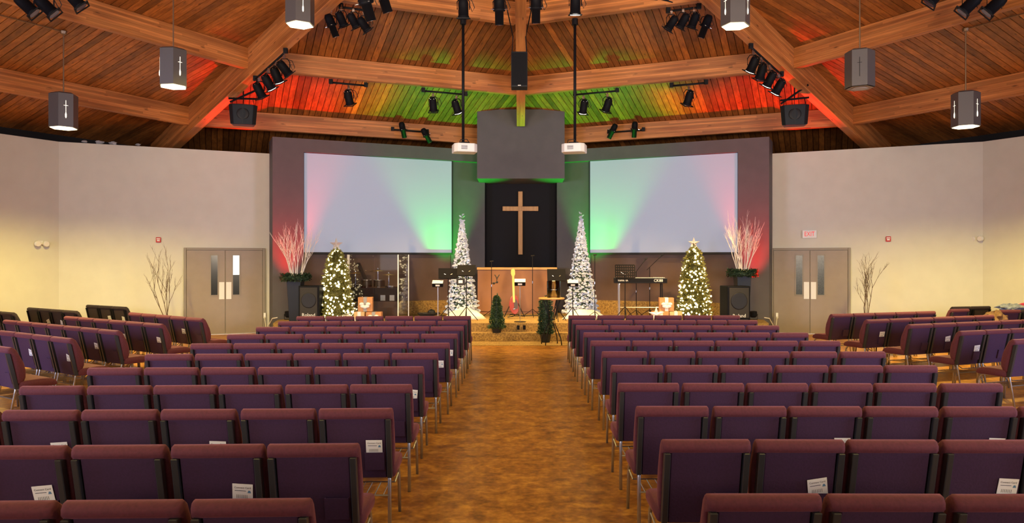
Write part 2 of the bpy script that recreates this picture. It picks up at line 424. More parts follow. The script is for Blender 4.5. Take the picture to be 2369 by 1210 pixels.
# ---------------------------------------------------------------- stage wall (both wings), alcove box, cross
U, NV = Vector((.9133, .4073)), Vector((.4073, -.9133)); O0 = Vector((-6.15, 18.2))
def wing(u, n, s): p = O0 + U*u + NV*n; return (p.x if s < 0 else -p.x, p.y)
def wprism(m, u0, u1, n0, n1, z0, z1, s): return m.prism([wing(u0, n0, s), wing(u1, n0, s), wing(u1, n1, s), wing(u0, n1, s)], z0, z1)
ZT = H + 3.06; SZ = .40
for s, nm, side in ((-1, 'left', DRUM), (1, 'right', KEYS)):
    o = wprism(MB(), .70, 5.72, -.25, -.45, 0, ZT-.02, s).build('wall_stage_'+nm, 'brown_wall', kind='structure'); o['label'] = 'dark stage wall below and beside the screen'
    wprism(MB(), 0, .75, 0, -.95, 0, ZT, s).build('trim_1', 'charcoal', kind='structure')['label'] = 'charcoal pillar at the outer end of the stage wall'
    wprism(MB(), .75, 5.62, 0, -.45, H+2.725, ZT, s).build('trim_2', 'charcoal', kind='structure')['label'] = 'charcoal header above the projection screen'
    wprism(MB(), 4.72, 5.72, -.22, -.25, SZ, H+2.725, s).build('trim_3', 'charcoal', kind='structure')['label'] = 'charcoal wall strip beside the screen'
    # projection screen
    t = thing('projection_screen', f'large blank pale projection screen on the {side}', 'screen', (*wing(2.7, -.1, s), H+.19))
    def loc(o_, root): o_.location = -root.location
    q = wprism(MB(), .77, 4.688, -.08, -.11, H+.205, H+2.715, s).build('screen_cloth', 'screen_cloth', t); loc(q, t)
    q = wprism(MB(), .75, 4.70, -.05, -.12, H+.15, H+.200, s).build('bottom_batten', 'screen_border', t); loc(q, t)
    m = MB(); wprism(m, 4.69, 4.72, -.06, -.12, H+.15, H+2.72, s); q = m.build('border', 'screen_border', t); loc(q, t)
    # carpeted plinth at the foot of the wall
    wprism(MB(), .80, 5.40, -.12, -.25, SZ, .76, s).build('baseboard_'+nm, 'carpet', kind='structure')['label'] = 'carpeted plinth along the foot of the stage wall'
MB().box(-1.17, 1.17, 19.65, 21.2, H+2.185, roofZ(9.9)-.02).build('trim_4', 'charcoal', kind='structure')['label'] = 'charcoal box above the cross alcove'
m = MB(); m.box(-1.0, 1.0, 21.05, 21.2, 0, H+2.185); o = m.build('wall_alcove', 'alcove_dark', kind='structure'); o['label'] = 'dark alcove wall behind the cross'
for s, nm in ((-1, 'left'), (1, 'right')):
    MB().prism([(s*1.0, 20.74), (s*1.2, 20.95), (s*1.2, 21.2), (s*1.0, 21.2)], 0, H+2.185).build('wall_alcove_'+nm, 'alcove_dark', kind='structure')
cy = 20.98
t = thing('wall_cross', 'plain wooden cross hanging in the dark alcove', 'cross', (X(1204, cy), cy, Z(589, cy)))
hgt = 146*cy/F
MB().box(-.063, .063, -.04, .04, 0, hgt).build('upright', 'cross_wood', t, bevel=.006, seg=1)
zc = (589-483)*cy/F; MB().box(-.51, .51, -.05, .035, zc-.065, zc+.065).build('crossbar', 'cross_wood', t, bevel=.006, seg=1)

# altar half wall
ax0, ax1 = X(1105, 20.0), X(1287, 20.0)
t = thing('half_wall', 'brown painted half wall with pale wood cap under the cross', 'half wall', ((ax0+ax1)/2, 20.1, SZ)); hw = (ax1-ax0)/2
MB().box(-hw, hw, -.1, .25, 0, 1.20).build('panel', 'altar_paint', t)
MB().box(-hw-.02, hw+.02, -.14, .27, 1.20, 1.265).build('wood_cap', 'cap_wood', t, bevel=.01)
MB().box(-hw, hw, -.125, -.1, .07, .085).build('moulding', 'altar_paint', t)

# stage platform
t = thing('stage_platform', 'low stage covered in flecked tan carpet with one step', 'stage', (0, 17.05, 0))
pl = [(-5.75, 0), (5.75, 0), (5.95, .95)] + [(wing(u, -.13, 1)[0], wing(u, -.13, 1)[1]-17.05) for u in (.76, 5.3)] + [(1.0, 3.4), (-1.0, 3.4)] + [(wing(u, -.13, -1)[0], wing(u, -.13, -1)[1]-17.05) for u in (5.3, .76)] + [(-5.95, .95)]
MB().prism(pl, .0, SZ).build('deck', 'carpet', t, bevel=0)
MB().box(-5.6, 5.6, -.26, -.001, 0, .2).build('step', 'carpet', t, bevel=.012)
MB().box(-5.6, 5.6, -1.08, -.262, 0, .008).build('floor_carpet', 'carpet', t)
for px in (1199, 1213):
    o = MB().box(-.03, .03, -.012, 0, -.05, .05).build('floor_socket', 'black_satin', t, bevel=.004, seg=1); o.location = (X(px, 17.04), -.002, .30)

# ---------------------------------------------------------------- doors
def doors(s, n, label_side, panes):
    a, b = Vector((s*6.45, 18.97, 0)), Vector((s*10.72, 17.05, 0)); d = (b-a).normalized()
    if s < 0: pxa, pxb = 425, 613
    else: pxa, pxb = 1784, 1968
    def hit(px):
        k = (px-CX)/F
        t_ = (k*a.y - a.x)/(d.x - k*d.y); return a + d*t_
    p0, p1 = hit(pxa), hit(pxb); c = (p0+p1)/2; W = (p1-p0).length; x = (p1-p0).normalized()
    nv = Vector((x.y, -x.x, 0))
    rz = math.atan2(x.y, x.x)
    t = thing_struct('door_%d' % n, (c.x+nv.x*.012, c.y+nv.y*.012, 0), rz); t['label'] = label_side
    h = 2.17
    f = MB(); f.box(-W/2, -W/2+.06, -.05, .0, 0, h); f.box(W/2-.06, W/2, -.05, .0, 0, h); f.box(-W/2+.06, W/2-.06, -.05, 0, h-.06, h)
    f.build('door_frame', 'door_frame', t, bevel=.006, seg=1)
    lw = W/2-.065
    for k, sx in enumerate((-1, 1)):
        x0, x1 = (-lw, -.006) if sx < 0 else (.006, lw)
        lf = MB().box(x0, x1, -.03, 0, .012, h-.065).build('door_leaf', 'door_paint', t, bevel=.003, seg=1)
        vx = .255*sx; vx0, vx1 = vx-.075, vx+.075
        v0, v1 = .99, 1.98
        fr = MB(); fr.box(vx0-.03, vx0, -.042, -.031, v0-.03, v1+.03); fr.box(vx1, vx1+.03, -.042, -.031, v0-.03, v1+.03)
        fr.box(vx0, vx1, -.042, -.031, v0-.03, v0); fr.box(vx0, vx1, -.042, -.031, v1, v1+.03); fr.build('vision_frame', 'door_frame', lf)
        for (g0, g1, mt) in panes[k]:
            MB().box(vx0, vx1, -.038, -.031, v0+(v1-v0)*g0, v0+(v1-v0)*g1).build('vision_pane', mt, lf)
        pw = .125; MB().box(.02*sx if sx > 0 else -.02-pw, .02+pw if sx > 0 else -.02, -.036, -.031, .88, 1.31).build('push_plate', 'white_plastic', lf, bevel=.002, seg=1)
    MB().box(-W/2, W/2, -.06, 0, 0, .012).build('threshold', 'steel', t)
    return t
doors(-1, 1, 'taupe double doors with narrow panes and white push plates', [[(0, 1, 'door_glass_dark')], [(0, .5, 'door_glass_dark'), (.505, 1, 'door_light')]])
doors(1, 2, 'taupe double doors under the EXIT sign with textured glass panes', [[(0, 1, 'textured_glass')], [(0, 1, 'textured_glass')]])

def wall_hit(s, px, seg=0):
    pts = [(s*6.45, 18.97), (s*10.72, 17.05), (s*14.05, 11.0)]
    a, b = Vector(pts[seg]), Vector(pts[seg+1]); d = (b-a).normalized(); k = (px-CX)/F
    t_ = (k*a.y - a.x)/(d.x - k*d.y); p = a + d*t_
    x = d if d.x > 0 else -d; nv = Vector((x.y, -x.x)); return p + nv*.003, math.atan2(x.y, x.x)
# exit sign
p, rz = wall_hit(1, 1873)
t = thing('exit_sign', 'white exit sign with red EXIT letters above the double doors', 'sign', (p.x, p.y, Z(551, p.y)), rz)
MB().box(-.17, .17, -.06, 0, 0, .2).build('case', 'white_plastic', t, bevel=.008)
o = link('lettering', text_mesh('EXIT', .165, 'exit_red', 'lettering'), t); o.location = (0, -.062, .10); o.rotation_euler = (R(90), 0, 0); o.scale = (.72, 1, 1)
for s, px, py, lb in ((-1, 366.5, 561, 'small red fire alarm on the wall left of the plain double doors'.replace(' left of', ' beside')), (1, 2055, 559, 'small red fire alarm on the wall beyond the EXIT doors')):
    p, rz = wall_hit(s, px); t = thing('fire_alarm', lb, 'fire alarm', (p.x, p.y, Z(py, p.y)), rz)
    MB().box(-.055, .055, -.045, 0, 0, .125).build('case', 'red_sign', t, bevel=.008); MB().box(-.03, .03, -.055, -.046, .03, .06).build('strobe', 'white_plastic', t)
    MB().box(-.04, .04, -.05, -.046, .075, .1).build('label_strip', 'ribbon', t)
for s, px, py, sg, lb in ((-1, 92, 572, 1, 'white twin-head emergency light on the partition by the plain doors'), (1, 2264, 560, 1, 'white twin-head emergency light on the partition by the EXIT doors')):
    p, rz = wall_hit(s, px, sg); t = thing('emergency_light', lb, 'emergency light', (p.x, p.y, Z(py, p.y)), rz)
    MB().box(-.05, .05, -.05, 0, .06, .15).build('bracket', 'white_plastic', t, bevel=.01)
    for q in (-1, 1):
        Mx = Matrix.Translation((q*.09, -.07, .08)) @ Matrix.Rotation(R(100), 4, 'X')
        MB().lathe([(.02, -.06), (.06, -.03), (.065, .05)], 12, M=Mx).build('lamp_head', 'white_plastic', t, smooth=True)
        MB().lathe([(.055, .051), (.055, .056)], 12, M=Mx).build('lens', 'ribbon', t)
# clear scraps lying on the partition top
rng = random.Random(3)
for i, (px, wd) in enumerate(((190, .14), (225, .2), (258, .22), (315, .12))):
    p, rz = wall_hit(-1, px); m = MB(); m.ball((0, .09, .05), wd*.5, (1, .5, .35), 9, 5, .35, rng)
    tag(m.build('plastic_wrap', 'clear_wrap'), ['small crumpled clear wrap nearest the corner on the partition top', 'wide crumpled grey wrap on the partition top', 'largest crumpled clear wrap on the partition top', 'smallest crumpled wrap on the partition top towards the plain doors'][i], 'plastic wrap').location = (p.x, p.y, WT)
# wall sockets with white cords
for s, px, lb in ((-1, 622, 'white cord plugged in beside the plain double doors'), (1, 1772, 'white cord plugged in beside the EXIT double doors')):
    x, y = (-6.52, 18.72) if s < 0 else (6.52, 18.72)
    t = thing('power_cord', lb, 'cord', (x, y, 0))
    MB().box(-.03, .03, -.02, .0, .38, .52).build('socket_box', 'white_plastic', t, bevel=.005)
    MB().tube([(0, -.03, .42), (-.06*s, -.12, .22), (-.15*s, -.35, .06), (-.3*s, -.6, .25), (-.46*s, -.8, .44), (-.62*s, -.92, .47)], .012, 6).build('cable', 'cable_white', t, smooth=True)

# ---------------------------------------------------------------- chairs
def chair_meshes():
    P = {}
    # seat: rounded cushion with waterfall front
    m = MB(); xs = [-.250, -.238, -.20, 0, .20, .238, .250]; prof = []
    ys = [-.178, -.165, -.1, .05, .16, .215, .235, .232, .2, 0, -.165, -.178]
    zs = [.415, .455, .465, .468, .460, .435, .40, .375, .368, .368, .368, .385]
    ring = list(zip(ys, zs)); n = len(ring); cyc = (.0, .415)
    for x in xs:
        e = abs(x)/.250; k = 1 if e < .85 else (.97 if e < .96 else .84)
        for y, z in ring: m.v.append((x, cyc[0]+(y-cyc[0])*(1 if e < .96 else .96), cyc[1]+(z-cyc[1])*k))
    for i in range(len(xs)-1):
        for j in range(n): m.f.append((i*n+j, i*n+(j+1) % n, (i+1)*n+(j+1) % n, (i+1)*n+j))
    m.f += [tuple(range(n)), tuple(range((len(xs)-1)*n, len(xs)*n))]
    P['seat'] = m.mesh('seat', 'seat_fabric', True)
    # backrest cushion: leaning loft with rolled top
    m = MB(); ring = [(-.135, .435), (-.100, .50), (-.098, .58), (-.120, .67), (-.165, .76), (-.205, .83), (-.252, .862), (-.285, .856), (-.303, .835), (-.303, .81), (-.285, .793), (-.258, .785), (-.236, .70), (-.215, .60), (-.195, .50), (-.188, .44)]
    n = len(ring); xs = [-.246, -.238, -.218, 0, .218, .238, .246]
    for x in xs:
        e = abs(x)/.246; k = 1 if e < .93 else (.9 if e < .99 else .62)
        for y, z in ring:
            my = -.168 - (z-.44)*.19; m.v.append((x, my+(y-my)*k, z if e < .99 else (.655+(z-.655)*.965)))
    for i in range(len(xs)-1):
        for j in range(n): m.f.append((i*n+j, i*n+(j+1) % n, (i+1)*n+(j+1) % n, (i+1)*n+j))
    m.f += [tuple(range(n)), tuple(range((len(xs)-1)*n, len(xs)*n))]
    P['backrest'] = m.mesh('backrest', 'seat_fabric', True)
    lean = lambda z: -.197 - (z-.44)*.225
    def leanbox(m, x0, x1, d0, d1, z0, z1):
        vs = [(x, lean(z)+d, z) for x in (x0, x1) for d in (d0, d1) for z in (z0, z1)]
        return m.add(vs, [(0, 1, 3, 2), (4, 6, 7, 5), (0, 4, 5, 1), (2, 3, 7, 6), (0, 2, 6, 4), (1, 5, 7, 3)])
    P['back_panel'] = leanbox(MB(), -.196, .196, -.010, .02, .372, .80).mesh('back_panel', 'back_fabric_cool_lit', False, .004, 1)
    P['upright'] = [leanbox(MB(), s*.219-.017, s*.219+.017, -.034, .012, .375, .795).mesh('upright', 'upright_metal', False, .004, 1) for s in (-1, 1)]
    m = MB(); leanbox(m, .055, .185, -.030, -.026, .435, .560); leanbox(m, .055, .059, -.026, -.0105, .435, .560); leanbox(m, .181, .185, -.026, -.0105, .435, .560); leanbox(m, .059, .181, -.026, -.0105, .435, .439)
    P['pocket'] = m.mesh('card_pocket', 'back_fabric_cool_lit')
    P['front'] = [MB().tube([(s*.218, -.19, .405), (s*.222, -.05, .385), (s*.224, .12, .372), (s*.225, .165, .36), (s*.226, .193, .325), (s*.228, .205, .27), (s*.232, .222, .0)], .0125, 6).mesh('leg', 'chair_frame', True) for s in (-1, 1)]
    P['rear'] = [MB().tube([(s*.214, -.20, .425), (s*.218, -.205, .36), (s*.228, -.275, .0)], .0125, 6).mesh('leg', 'chair_frame', True) for s in (-1, 1)]
    m = MB()
    for x in (-.17, -.11, -.05, .0, .05, .11, .17): m.tube([(x, -.235, .265), (x, -.20, .25), (x, .12, .25)], .0035, 4)
    m.tube([(-.222, -.225, .262), (.222, -.225, .262)], .007, 6); m.tube([(-.21, .12, .25), (.21, .12, .25)], .006, 6)
    m.tube([(-.226, .19, .30), (-.21, .12, .25)], .006, 4); m.tube([(.226, .19, .30), (.21, .12, .25)], .006, 4)
    P['rack'] = m.mesh('book_rack', 'chair_frame')
    return P
CP = chair_meshes()
black_seat = CP['seat'].copy(); black_seat.materials[0] = MATS['black_fabric']
black_back = CP['backrest'].copy(); black_back.materials[0] = MATS['black_fabric']
black_panel = CP['back_panel'].copy(); black_panel.materials[0] = MATS['black_fabric']
BLK_UP = []
for q in CP['upright']:
    q = q.copy(); q.materials[0] = MATS['black_satin']; BLK_UP.append(q)
def chair(x, y, rz, label, grp, z=0, black=False):
    t = thing('stacking_chair', label, 'chair', (x, y, z), rz, grp)
    UP = BLK_UP if black else CP['upright']
    link('seat', black_seat if black else CP['seat'], t); link('backrest', black_back if black else CP['backrest'], t); link('back_panel', black_panel if black else CP['back_panel'], t)
    for k in (0, 1):
        link('upright', UP[k], t); link('leg', CP['front'][k], t); link('leg', CP['rear'][k], t)
    link('book_rack', CP['rack'], t); link('card_pocket', CP['pocket'], t)
    return t
# connect cards
def card_meshes():
    a = MB().box(-.055, .055, -.0008, .0008, 0, .15).mesh('card', 'card_paper')
    t1 = text_mesh('Connect Card', .0155, 'ink', 'lettering', .0003)
    m = MB()
    for i in range(7): m.box(-.032+i*.009, -.030+i*.009, -.0004, .0004, .066, .086)
    m.box(-.042, .018, -.0004, .0004, .108, .111)
    lines = m.mesh('print_lines', 'ink'); lines2 = MB().add([(.026, -.0004, .098), (.046, -.0004, .098), (.041, -.0004, .113), (.031, -.0004, .113)], [(0, 1, 2, 3)]).mesh('emblem', 'ink_blue')
    return a, t1, lines, lines2
CM = card_meshes()
def card(ch, label, tilt=0, grp=None):
    x, y, z = ch.location; rz = ch.rotation_euler.z
    off = Vector((.120, -.2285, .500)); off.rotate(Matrix.Rotation(rz, 3, 'Z').to_euler())
    t = tag(link('connect_card', CM[0]), label, 'card', grp); t.location = (x+off.x, y+off.y, z+off.z); t.rotation_euler = (R(12.7), R(tilt), rz)
    o = link('lettering', CM[1], t); o.location = (0, -.0013, .128); o.rotation_euler = (R(90), 0, 0)
    o = link('print_lines', CM[2], t); o.location = (0, -.0012, 0)
    o = link('emblem', CM[3], t); o.location = (0, -.0010, 0)
ORD = ['first', 'second', 'third', 'fourth', 'fifth', 'sixth', 'seventh', 'eighth', 'ninth', 'tenth', 'eleventh']
BY = 0.285
ROWS_L = [(731.5, 1057, 6), (743, 1046, 6), (756, 1034, 6), (773, 1014.7, 6), (794, 990.5, 6), (818, 957, 6), (849.5, 915.5, 6), (891, 880, 6), (947, 819, 6), (1030, 720, 5), (1160, 571, 3)]
ROWS_R = [(730, 1348, 6), (741, 1358, 6), (753.5, 1371, 6), (770, 1391, 6), (789, 1412, 6), (814, 1444.5, 6), (846, 1474, 6), (888, 1502, 6), (942, 1558, 6), (1020, 1635, 5), (1148, 1771, 3)]
CARDS_L = {(9, 1): 4, (9, 3): -5, (8, 0): 0, (8, 2): 2, (8, 4): -3, (6, 0): 6, (4, 0): 0, (3, 0): 4}
CARDS_R = {(9, 1): -9, (9, 3): 3, (8, 2): 0, (8, 4): 2, (6, 4): 3}
for rows, s, side, cards, tilt in ((ROWS_L, -1, DRUM, CARDS_L, 1.6), (ROWS_R, 1, KEYS, CARDS_R, .4)):
    for r, (yt, px, n) in enumerate(rows):
        Yr = F/(yt-CY); x0 = X(px, Yr)
        for i in range(n):
            dy = -i*.52*math.sin(R(tilt))
            rz = R(tilt)*(-1 if s < 0 else 1)
            jx, jr = random.uniform(-.006, .006), random.uniform(-.012, .012)
            seat = 'aisle-end chair' if i == 0 else f'{ORD[i]} chair from the aisle'
            c = chair(x0 + s*i*.52 + jx, Yr+BY+dy, -rz+jr, f'plum padded {seat}, {ORD[r]} row from the stage, {side}', f'chairs of the centre block on the {side}')
            if (r, i) in cards:
                card(c, f'white card in the pocket of the {ORD[i]} chair from aisle, {ORD[r]} row, {side}', cards[(r, i)], 'connect cards in chair pockets')
# angled side blocks: (inner end x, y, angle, count)
SIDE_L = [(-5.47, 12.6, 36, 5, {1: 3}), (-5.62, 11.49, 33, 6, {2: 0, 0: 4}), (-5.71, 10.4, 33, 7, {1: 6}), (-5.74, 9.36, 33, 4, {0: 14, 2: 10}), (-5.83, 8.37, 33, 2, {}), (-5.95, 7.35, 33, 1, {})]
SIDE_R = [(5.75, 13.6, 19, 5, {}), (5.80, 12.32, 21, 6, {0: 0}), (6.03, 11.41, 21, 6, {1: -8}), (6.18, 10.33, 21, 4, {0: -3}), (6.2, 9.24, 21, 2, {})]
for rows, s, side in ((SIDE_L, -1, 'by the plain double doors'), (SIDE_R, 1, 'by the EXIT double doors')):
    for r, (xe, ye, th, n, cds) in enumerate(rows):
        dx, dy = s*math.cos(R(th)), math.sin(R(th)); rz = R(th)*s      # row direction outward; chairs face the stage
        fx, fy = -math.sin(R(th))*s, math.cos(R(th))
        for i in range(n):
            u = (i+.5)*.508
            cx, cyy = xe+dx*u + fx*BY, ye+dy*u + fy*BY
            seat = 'inner-end chair' if i == 0 else f'{ORD[i]} chair from the inner end'
            c = chair(cx, cyy, rz, f'plum {seat}, {ORD[r]} angled row, {side}', f'chairs of the angled block {side}')
            if i in cds: card(c, f'card, {ORD[i]} chair from inner end, {ORD[r]} angled row, {side}', cds[i], 'connect cards in chair pockets')
# spare chairs along the partitions; black fabric paints shade on the plain-door ones
def extra_row(xe, ye, th, n, s, txt, cds, grp, black=()):
    dx, dy = s*math.cos(R(th)), math.sin(R(th)); rz = R(th)*s; fx, fy = -math.sin(R(th))*s, math.cos(R(th))
    for i in range(n):
        u = (i+.5)*.508
        c = chair(xe+dx*u+fx*BY, ye+dy*u+fy*BY, rz, f'dark padded chair, {ORD[i]} of the {txt}', grp, 0, i in black)
        if i in cds: card(c, f'card on the {ORD[i]} of the {txt}', cds[i], 'connect cards in chair pockets')
extra_row(-8.75, 14.45, 33, 4, -1, 'four spare chairs near the partition corner, plain-door side', {1: 10, 2: -18}, 'spare chairs along the plain-door partition', (0, 1, 2, 3))
extra_row(-8.45, 15.70, 31, 3, -1, 'three spare chairs against the plain-door partition', {0: 6, 1: -6}, 'spare chairs along the plain-door partition', (0, 1, 2))
extra_row(-9.68, 14.0, 33, 2, -1, 'two spare chairs by the side partition, plain-door side', {0: 0}, 'spare chairs along the plain-door partition', (0, 1))
extra_row(8.75, 14.95, 19, 1, 1, 'single spare chair beyond the front angled row, EXIT side', {}, 'spare chairs along the EXIT-door partition')
extra_row(9.25, 15.75, 14, 2, 1, 'two black chairs against the EXIT-side partition', {}, 'black chairs by the EXIT-side partition', (0, 1))
extra_row(9.60, 14.72, 12, 3, 1, 'three spare chairs under the coats, EXIT side', {0: 0}, 'spare chairs along the EXIT-door partition', (1,))
# coats and a bag on the spare chairs
def lump(name, label, cat, mat, loc, sx, sy, sz, seed, n=14, mm=8):
    rg = random.Random(seed); m = MB(); m.ball((0, 0, sz), 1, (sx, sy, sz*1.1), n+6, mm, .34, rg)
    for k in range(7): m.ball((rg.uniform(-.7, .7)*sx, rg.uniform(-.9, .9)*sy, sz*rg.uniform(.4, 1.3)), 1, (sx*rg.uniform(.25, .45), sy*rg.uniform(.5, .9), sz*rg.uniform(.4, .8)), 10, 5, .3, rg)
    o = m.build(name, mat, None); o.location = loc; return tag(o, label, cat)
lump('denim_jacket', 'grey denim jacket draped over a spare chair back, EXIT side', 'jacket', 'coat_denim', (10.0, 15.02, .84), .26, .10, .06, 1)
lump('coat', 'red and white coat draped over the spare chairs, EXIT side', 'coat', 'coat_red', (10.62, 15.12, .83), .36, .12, .075, 2)
lump('coat', 'pink coat lying over the outermost spare chair, EXIT side', 'coat', 'coat_red', (11.30, 15.22, .83), .25, .12, .06, 4)
lump('handbag', 'brown fluffy bag on a spare chair beyond the angled rows', 'bag', 'bag_brown', (9.53, 14.75, .55), .20, .14, .13, 5)

# ---------------------------------------------------------------- pendant lamps
def pendant(px, y0, y1, Y, lit, label, power=420):
    x = X(px, Y); zb = Z(y1, Y); hgt = .60; r = .235
    Sx = abs(x); S = max(.9096*Sx+.5046*(Y-AY), .4142*Sx+(Y-AY)); zr = roofZ(S)-.01
    t = thing('pendant_lamp', label, 'lamp', (x, Y, zb), R(-55) if not lit else R(random.choice((0, 12, 25))))
    m = MB(); n = 6
    prof = [(r, 0), (r, hgt), (r-.05, hgt+.02), (.02, hgt+.02)]
    vs = []
    m.lathe([(r-.012, .05), (r, 0), (r, hgt), (r-.05, hgt+.03), (.02, hgt+.03)], 6, a0=R(30))
    m.build('shade', 'lamp_metal', t)
    MB().lathe([(r-.03, .0), (r-.016, -.012), (r-.1, -.012)], 6, a0=R(30)).build('rim', 'rod_brass' if not lit else 'lamp_diffuser', t)
    MB().lathe([(r-.09, -.016), (r-.11, -.022)], 6, a0=R(30)).build('diffuser', 'lamp_diffuser' if lit else 'lamp_off', t)
    ap = r*math.cos(R(30))
    for k in range(0, 6, 2):
        Mx = Matrix.Rotation(R(60*k+30), 4, 'Z') @ Matrix.Translation((0, -ap-.002, 0))
        q = MB(); q.box(-.004, .004, -.002, .0, .15, .47, Mx); q.box(-.035, .035, -.002, 0, .375, .382, Mx)
        if lit: q.lathe([(.002, -.05), (.012, -.03), (.013, .02), (.004, .06)], 8, c=(0, 0, .2), M=Mx)
        q.build('cross_slot', 'lamp_slot' if lit else 'slot_dark', t)
    MB().tube([(0, 0, hgt+.03), (0, 0, zr-zb)], .012, 6).build('rod', 'rod_brass', t)
    MB().lathe([(.05, zr-zb-.05), (.06, zr-zb)], 10).build('canopy', 'rod_brass', t)
    if lit:
        l = bpy.data.lights.new('pendant_light', 'SPOT'); l.energy = power; l.color = (1, .75, .20); l.spot_size = R(150); l.spot_blend = .5; l.shadow_soft_size = .12
        lo = bpy.data.objects.new('pendant_light', l); COL.objects.link(lo); lo.parent = t; lo.location = (0, 0, -.05)
    return t
pendant(147, 217, 296, 13.4, True, 'lit hexagonal pendant lamp nearest the partition, plain-door side', 2000)
pendant(401, 105, 200, 12.4, True, 'lit hexagonal pendant lamp below the middle purlin, plain-door side')
pendant(694, -20, 57, 12.0, True, 'lit hexagonal pendant lamp beside the hip beam, drum-shield side')
pendant(1701, -20, 60, 12.0, True, 'lit hexagonal pendant lamp beside the hip beam, keyboard side')
pendant(1989, 110, 203, 12.4, False, 'unlit hexagonal pendant lamp below the middle purlin, EXIT side')
pendant(2234, 213, 293, 13.4, True, 'lit hexagonal pendant lamp nearest the partition, EXIT side', 2000)
for px_s, sd in ((-1, 'plain-door side'), (1, 'EXIT side')):  # unseen pendants added out of frame to light floor and chair tops
    for xx, yy, lb in ((3.3, 7.6, 'unseen hexagonal pendant lamp added over the middle rows, '), (7.6, 7.6, 'unseen hexagonal pendant lamp added over the angled side rows, '), (3.2, 2.6, 'unseen hexagonal pendant lamp added over the rear rows, ')):
        pendant(CX+px_s*xx*F/yy, 0, CY-3.6*F/yy, yy, True, lb+sd)
for s, side in ((-1, 'plain-door side'), (1, 'EXIT side')):
    def rp(xx, yy):
        S = .9096*abs(xx)+.5046*(yy-AY); return Vector((xx, yy, roofZ(S)-.02))
    a = rp(s*(abs(X(147 if s < 0 else 2234, 13.4))), 13.4); d = Vector((s*.485, -.874)); pts = [a] + [rp(a.x+d.x*k, a.y+d.y*k) for k in (2, 4)]
    c = thing('ceiling_conduit', f'thin metal conduit along the ceiling boards to the outer pendant, {side}', 'conduit', a)
    MB().tube([p-a for p in pts], .012, 6).build('pipe', 'rod_brass', c)

# ---------------------------------------------------------------- spotlights
def spot_meshes():
    S = {}
    m = MB().lathe([(.02, .185), (.055, .18), (.080, .15), (.088, .10), (.088, -.10), (.098, -.105), (.098, -.135), (.085, -.135)], 14); S['body'] = m.mesh('body', 'black_satin', True)
    m = MB()
    for a in range(4):
        Mx = Matrix.Rotation(R(90*a), 4, 'Z'); m.box(-.115, .115, .095, .115, -.155, -.14, Mx)
    S['frame'] = m.mesh('gel_frame', 'black_metal')
    S['lens'] = MB().lathe([(.085, -.136), (.086, -.142)], 14).mesh('lens', 'lens_off'); S['lens_lit'] = MB().lathe([(.085, -.136), (.086, -.150)], 14).mesh('lens', 'lens_lit')
    m = MB().lathe([(.02, .24), (.06, .235), (.088, .19), (.095, .12), (.095, .02), (.105, .01), (.105, -.03), (.075, -.035), (.075, -.26), (.068, -.26)], 14); S['ebody'] = m.mesh('body', 'black_satin', True)
    S['elens'] = MB().lathe([(.066, -.255), (.066, -.262)], 14).mesh('lens', 'lens_off')
    m = MB()
    for a in range(3): m.box(-.012, .012, .108, .16, -.01, .002, Matrix.Rotation(R(120*a), 4, 'Z'))
    S['shutter'] = m.mesh('shutter_handle', 'chrome')
    m = MB()
    for a in range(6): m.ball((.072*math.cos(R(60*a)), .072*math.sin(R(60*a)), .165), .009, (1, 1, 1), 6, 4)
    S['bolts'] = m.mesh('bolts', 'chrome')
    m = MB().tube([(-.105, 0, 0), (-.108, 0, .13), (-.06, 0, .20), (.06, 0, .20), (.108, 0, .13), (.105, 0, 0)], .010, 6); S['yoke'] = m.mesh('yoke', 'black_metal')
    m = MB().box(-.025, .025, -.025, .025, .20, .27); m.tube([(0, 0, .26), (0, 0, .33)], .012, 6); S['clamp'] = m.mesh('clamp', 'chrome')
    m = MB().tube([(.02, 0, .2), (.14, .03, .17), (.19, .05, .05), (.15, .06, -.02), (.10, .03, .10)], .007, 5); S['cable'] = m.mesh('cable', 'cable_black')
    return S
SM = spot_meshes()
def spotlight(px, py, Y, tx, lit, label, grp, ell=False, ty=.55, sc=1.0, hang=True, yaw=0):
    t = thing('stage_spotlight', label, 'spotlight', at(px, py, Y), R(yaw), grp); t.scale = (sc,)*3
    d = Vector((tx, ty, -1)).normalized(); d.rotate(Matrix.Rotation(-R(yaw), 3, 'Z').to_euler())
    q = (-d).to_track_quat('Z', 'Y').to_euler()
    b = link('body', SM['ebody' if ell else 'body'], t); b.rotation_euler = q
    link('lens', SM['elens' if ell else ('lens_lit' if lit else 'lens')], b)
    link('shutter_handle' if ell else 'gel_frame', SM['shutter' if ell else 'frame'], b)
    if not ell: link('bolts', SM['bolts'], b)
    if hang:
        link('yoke', SM['yoke'], t); link('clamp', SM['clamp'], t); link('cable', SM['cable'], t)
    else:
        y = link('yoke', SM['yoke'], t); y.rotation_euler = (R(-75), 0, 0); c = link('clamp', SM['clamp'], t); c.rotation_euler = (R(-75), 0, 0)
    return t
def pipe(name, a, b, label, r=.022, extra=()):
    a, b = Vector(a), Vector(b); t = thing(name, label, 'light bar', a)
    MB().tube([(0, 0, 0), b-a], r, 8).build('pipe', 'black_metal', t, smooth=True)
    for k in (.04, .96):
        p = (b-a)*k; o = MB().box(-.04, .04, -.03, .03, -.03, .07).build('bracket', 'black_metal', t); o.location = p
    for e in extra: MB().tube([Vector(e[0])-a, Vector(e[1])-a], .012, 6).build('drop_rod', 'black_metal', t)
    return t
def onhip(px, dz=0):
    r = abs(px-CX)/F; q = AY*r/(1-r); S = q/.70711; return Vector((math.copysign(q, px-CX), AY+q, roofZ(S)-HD+dz))
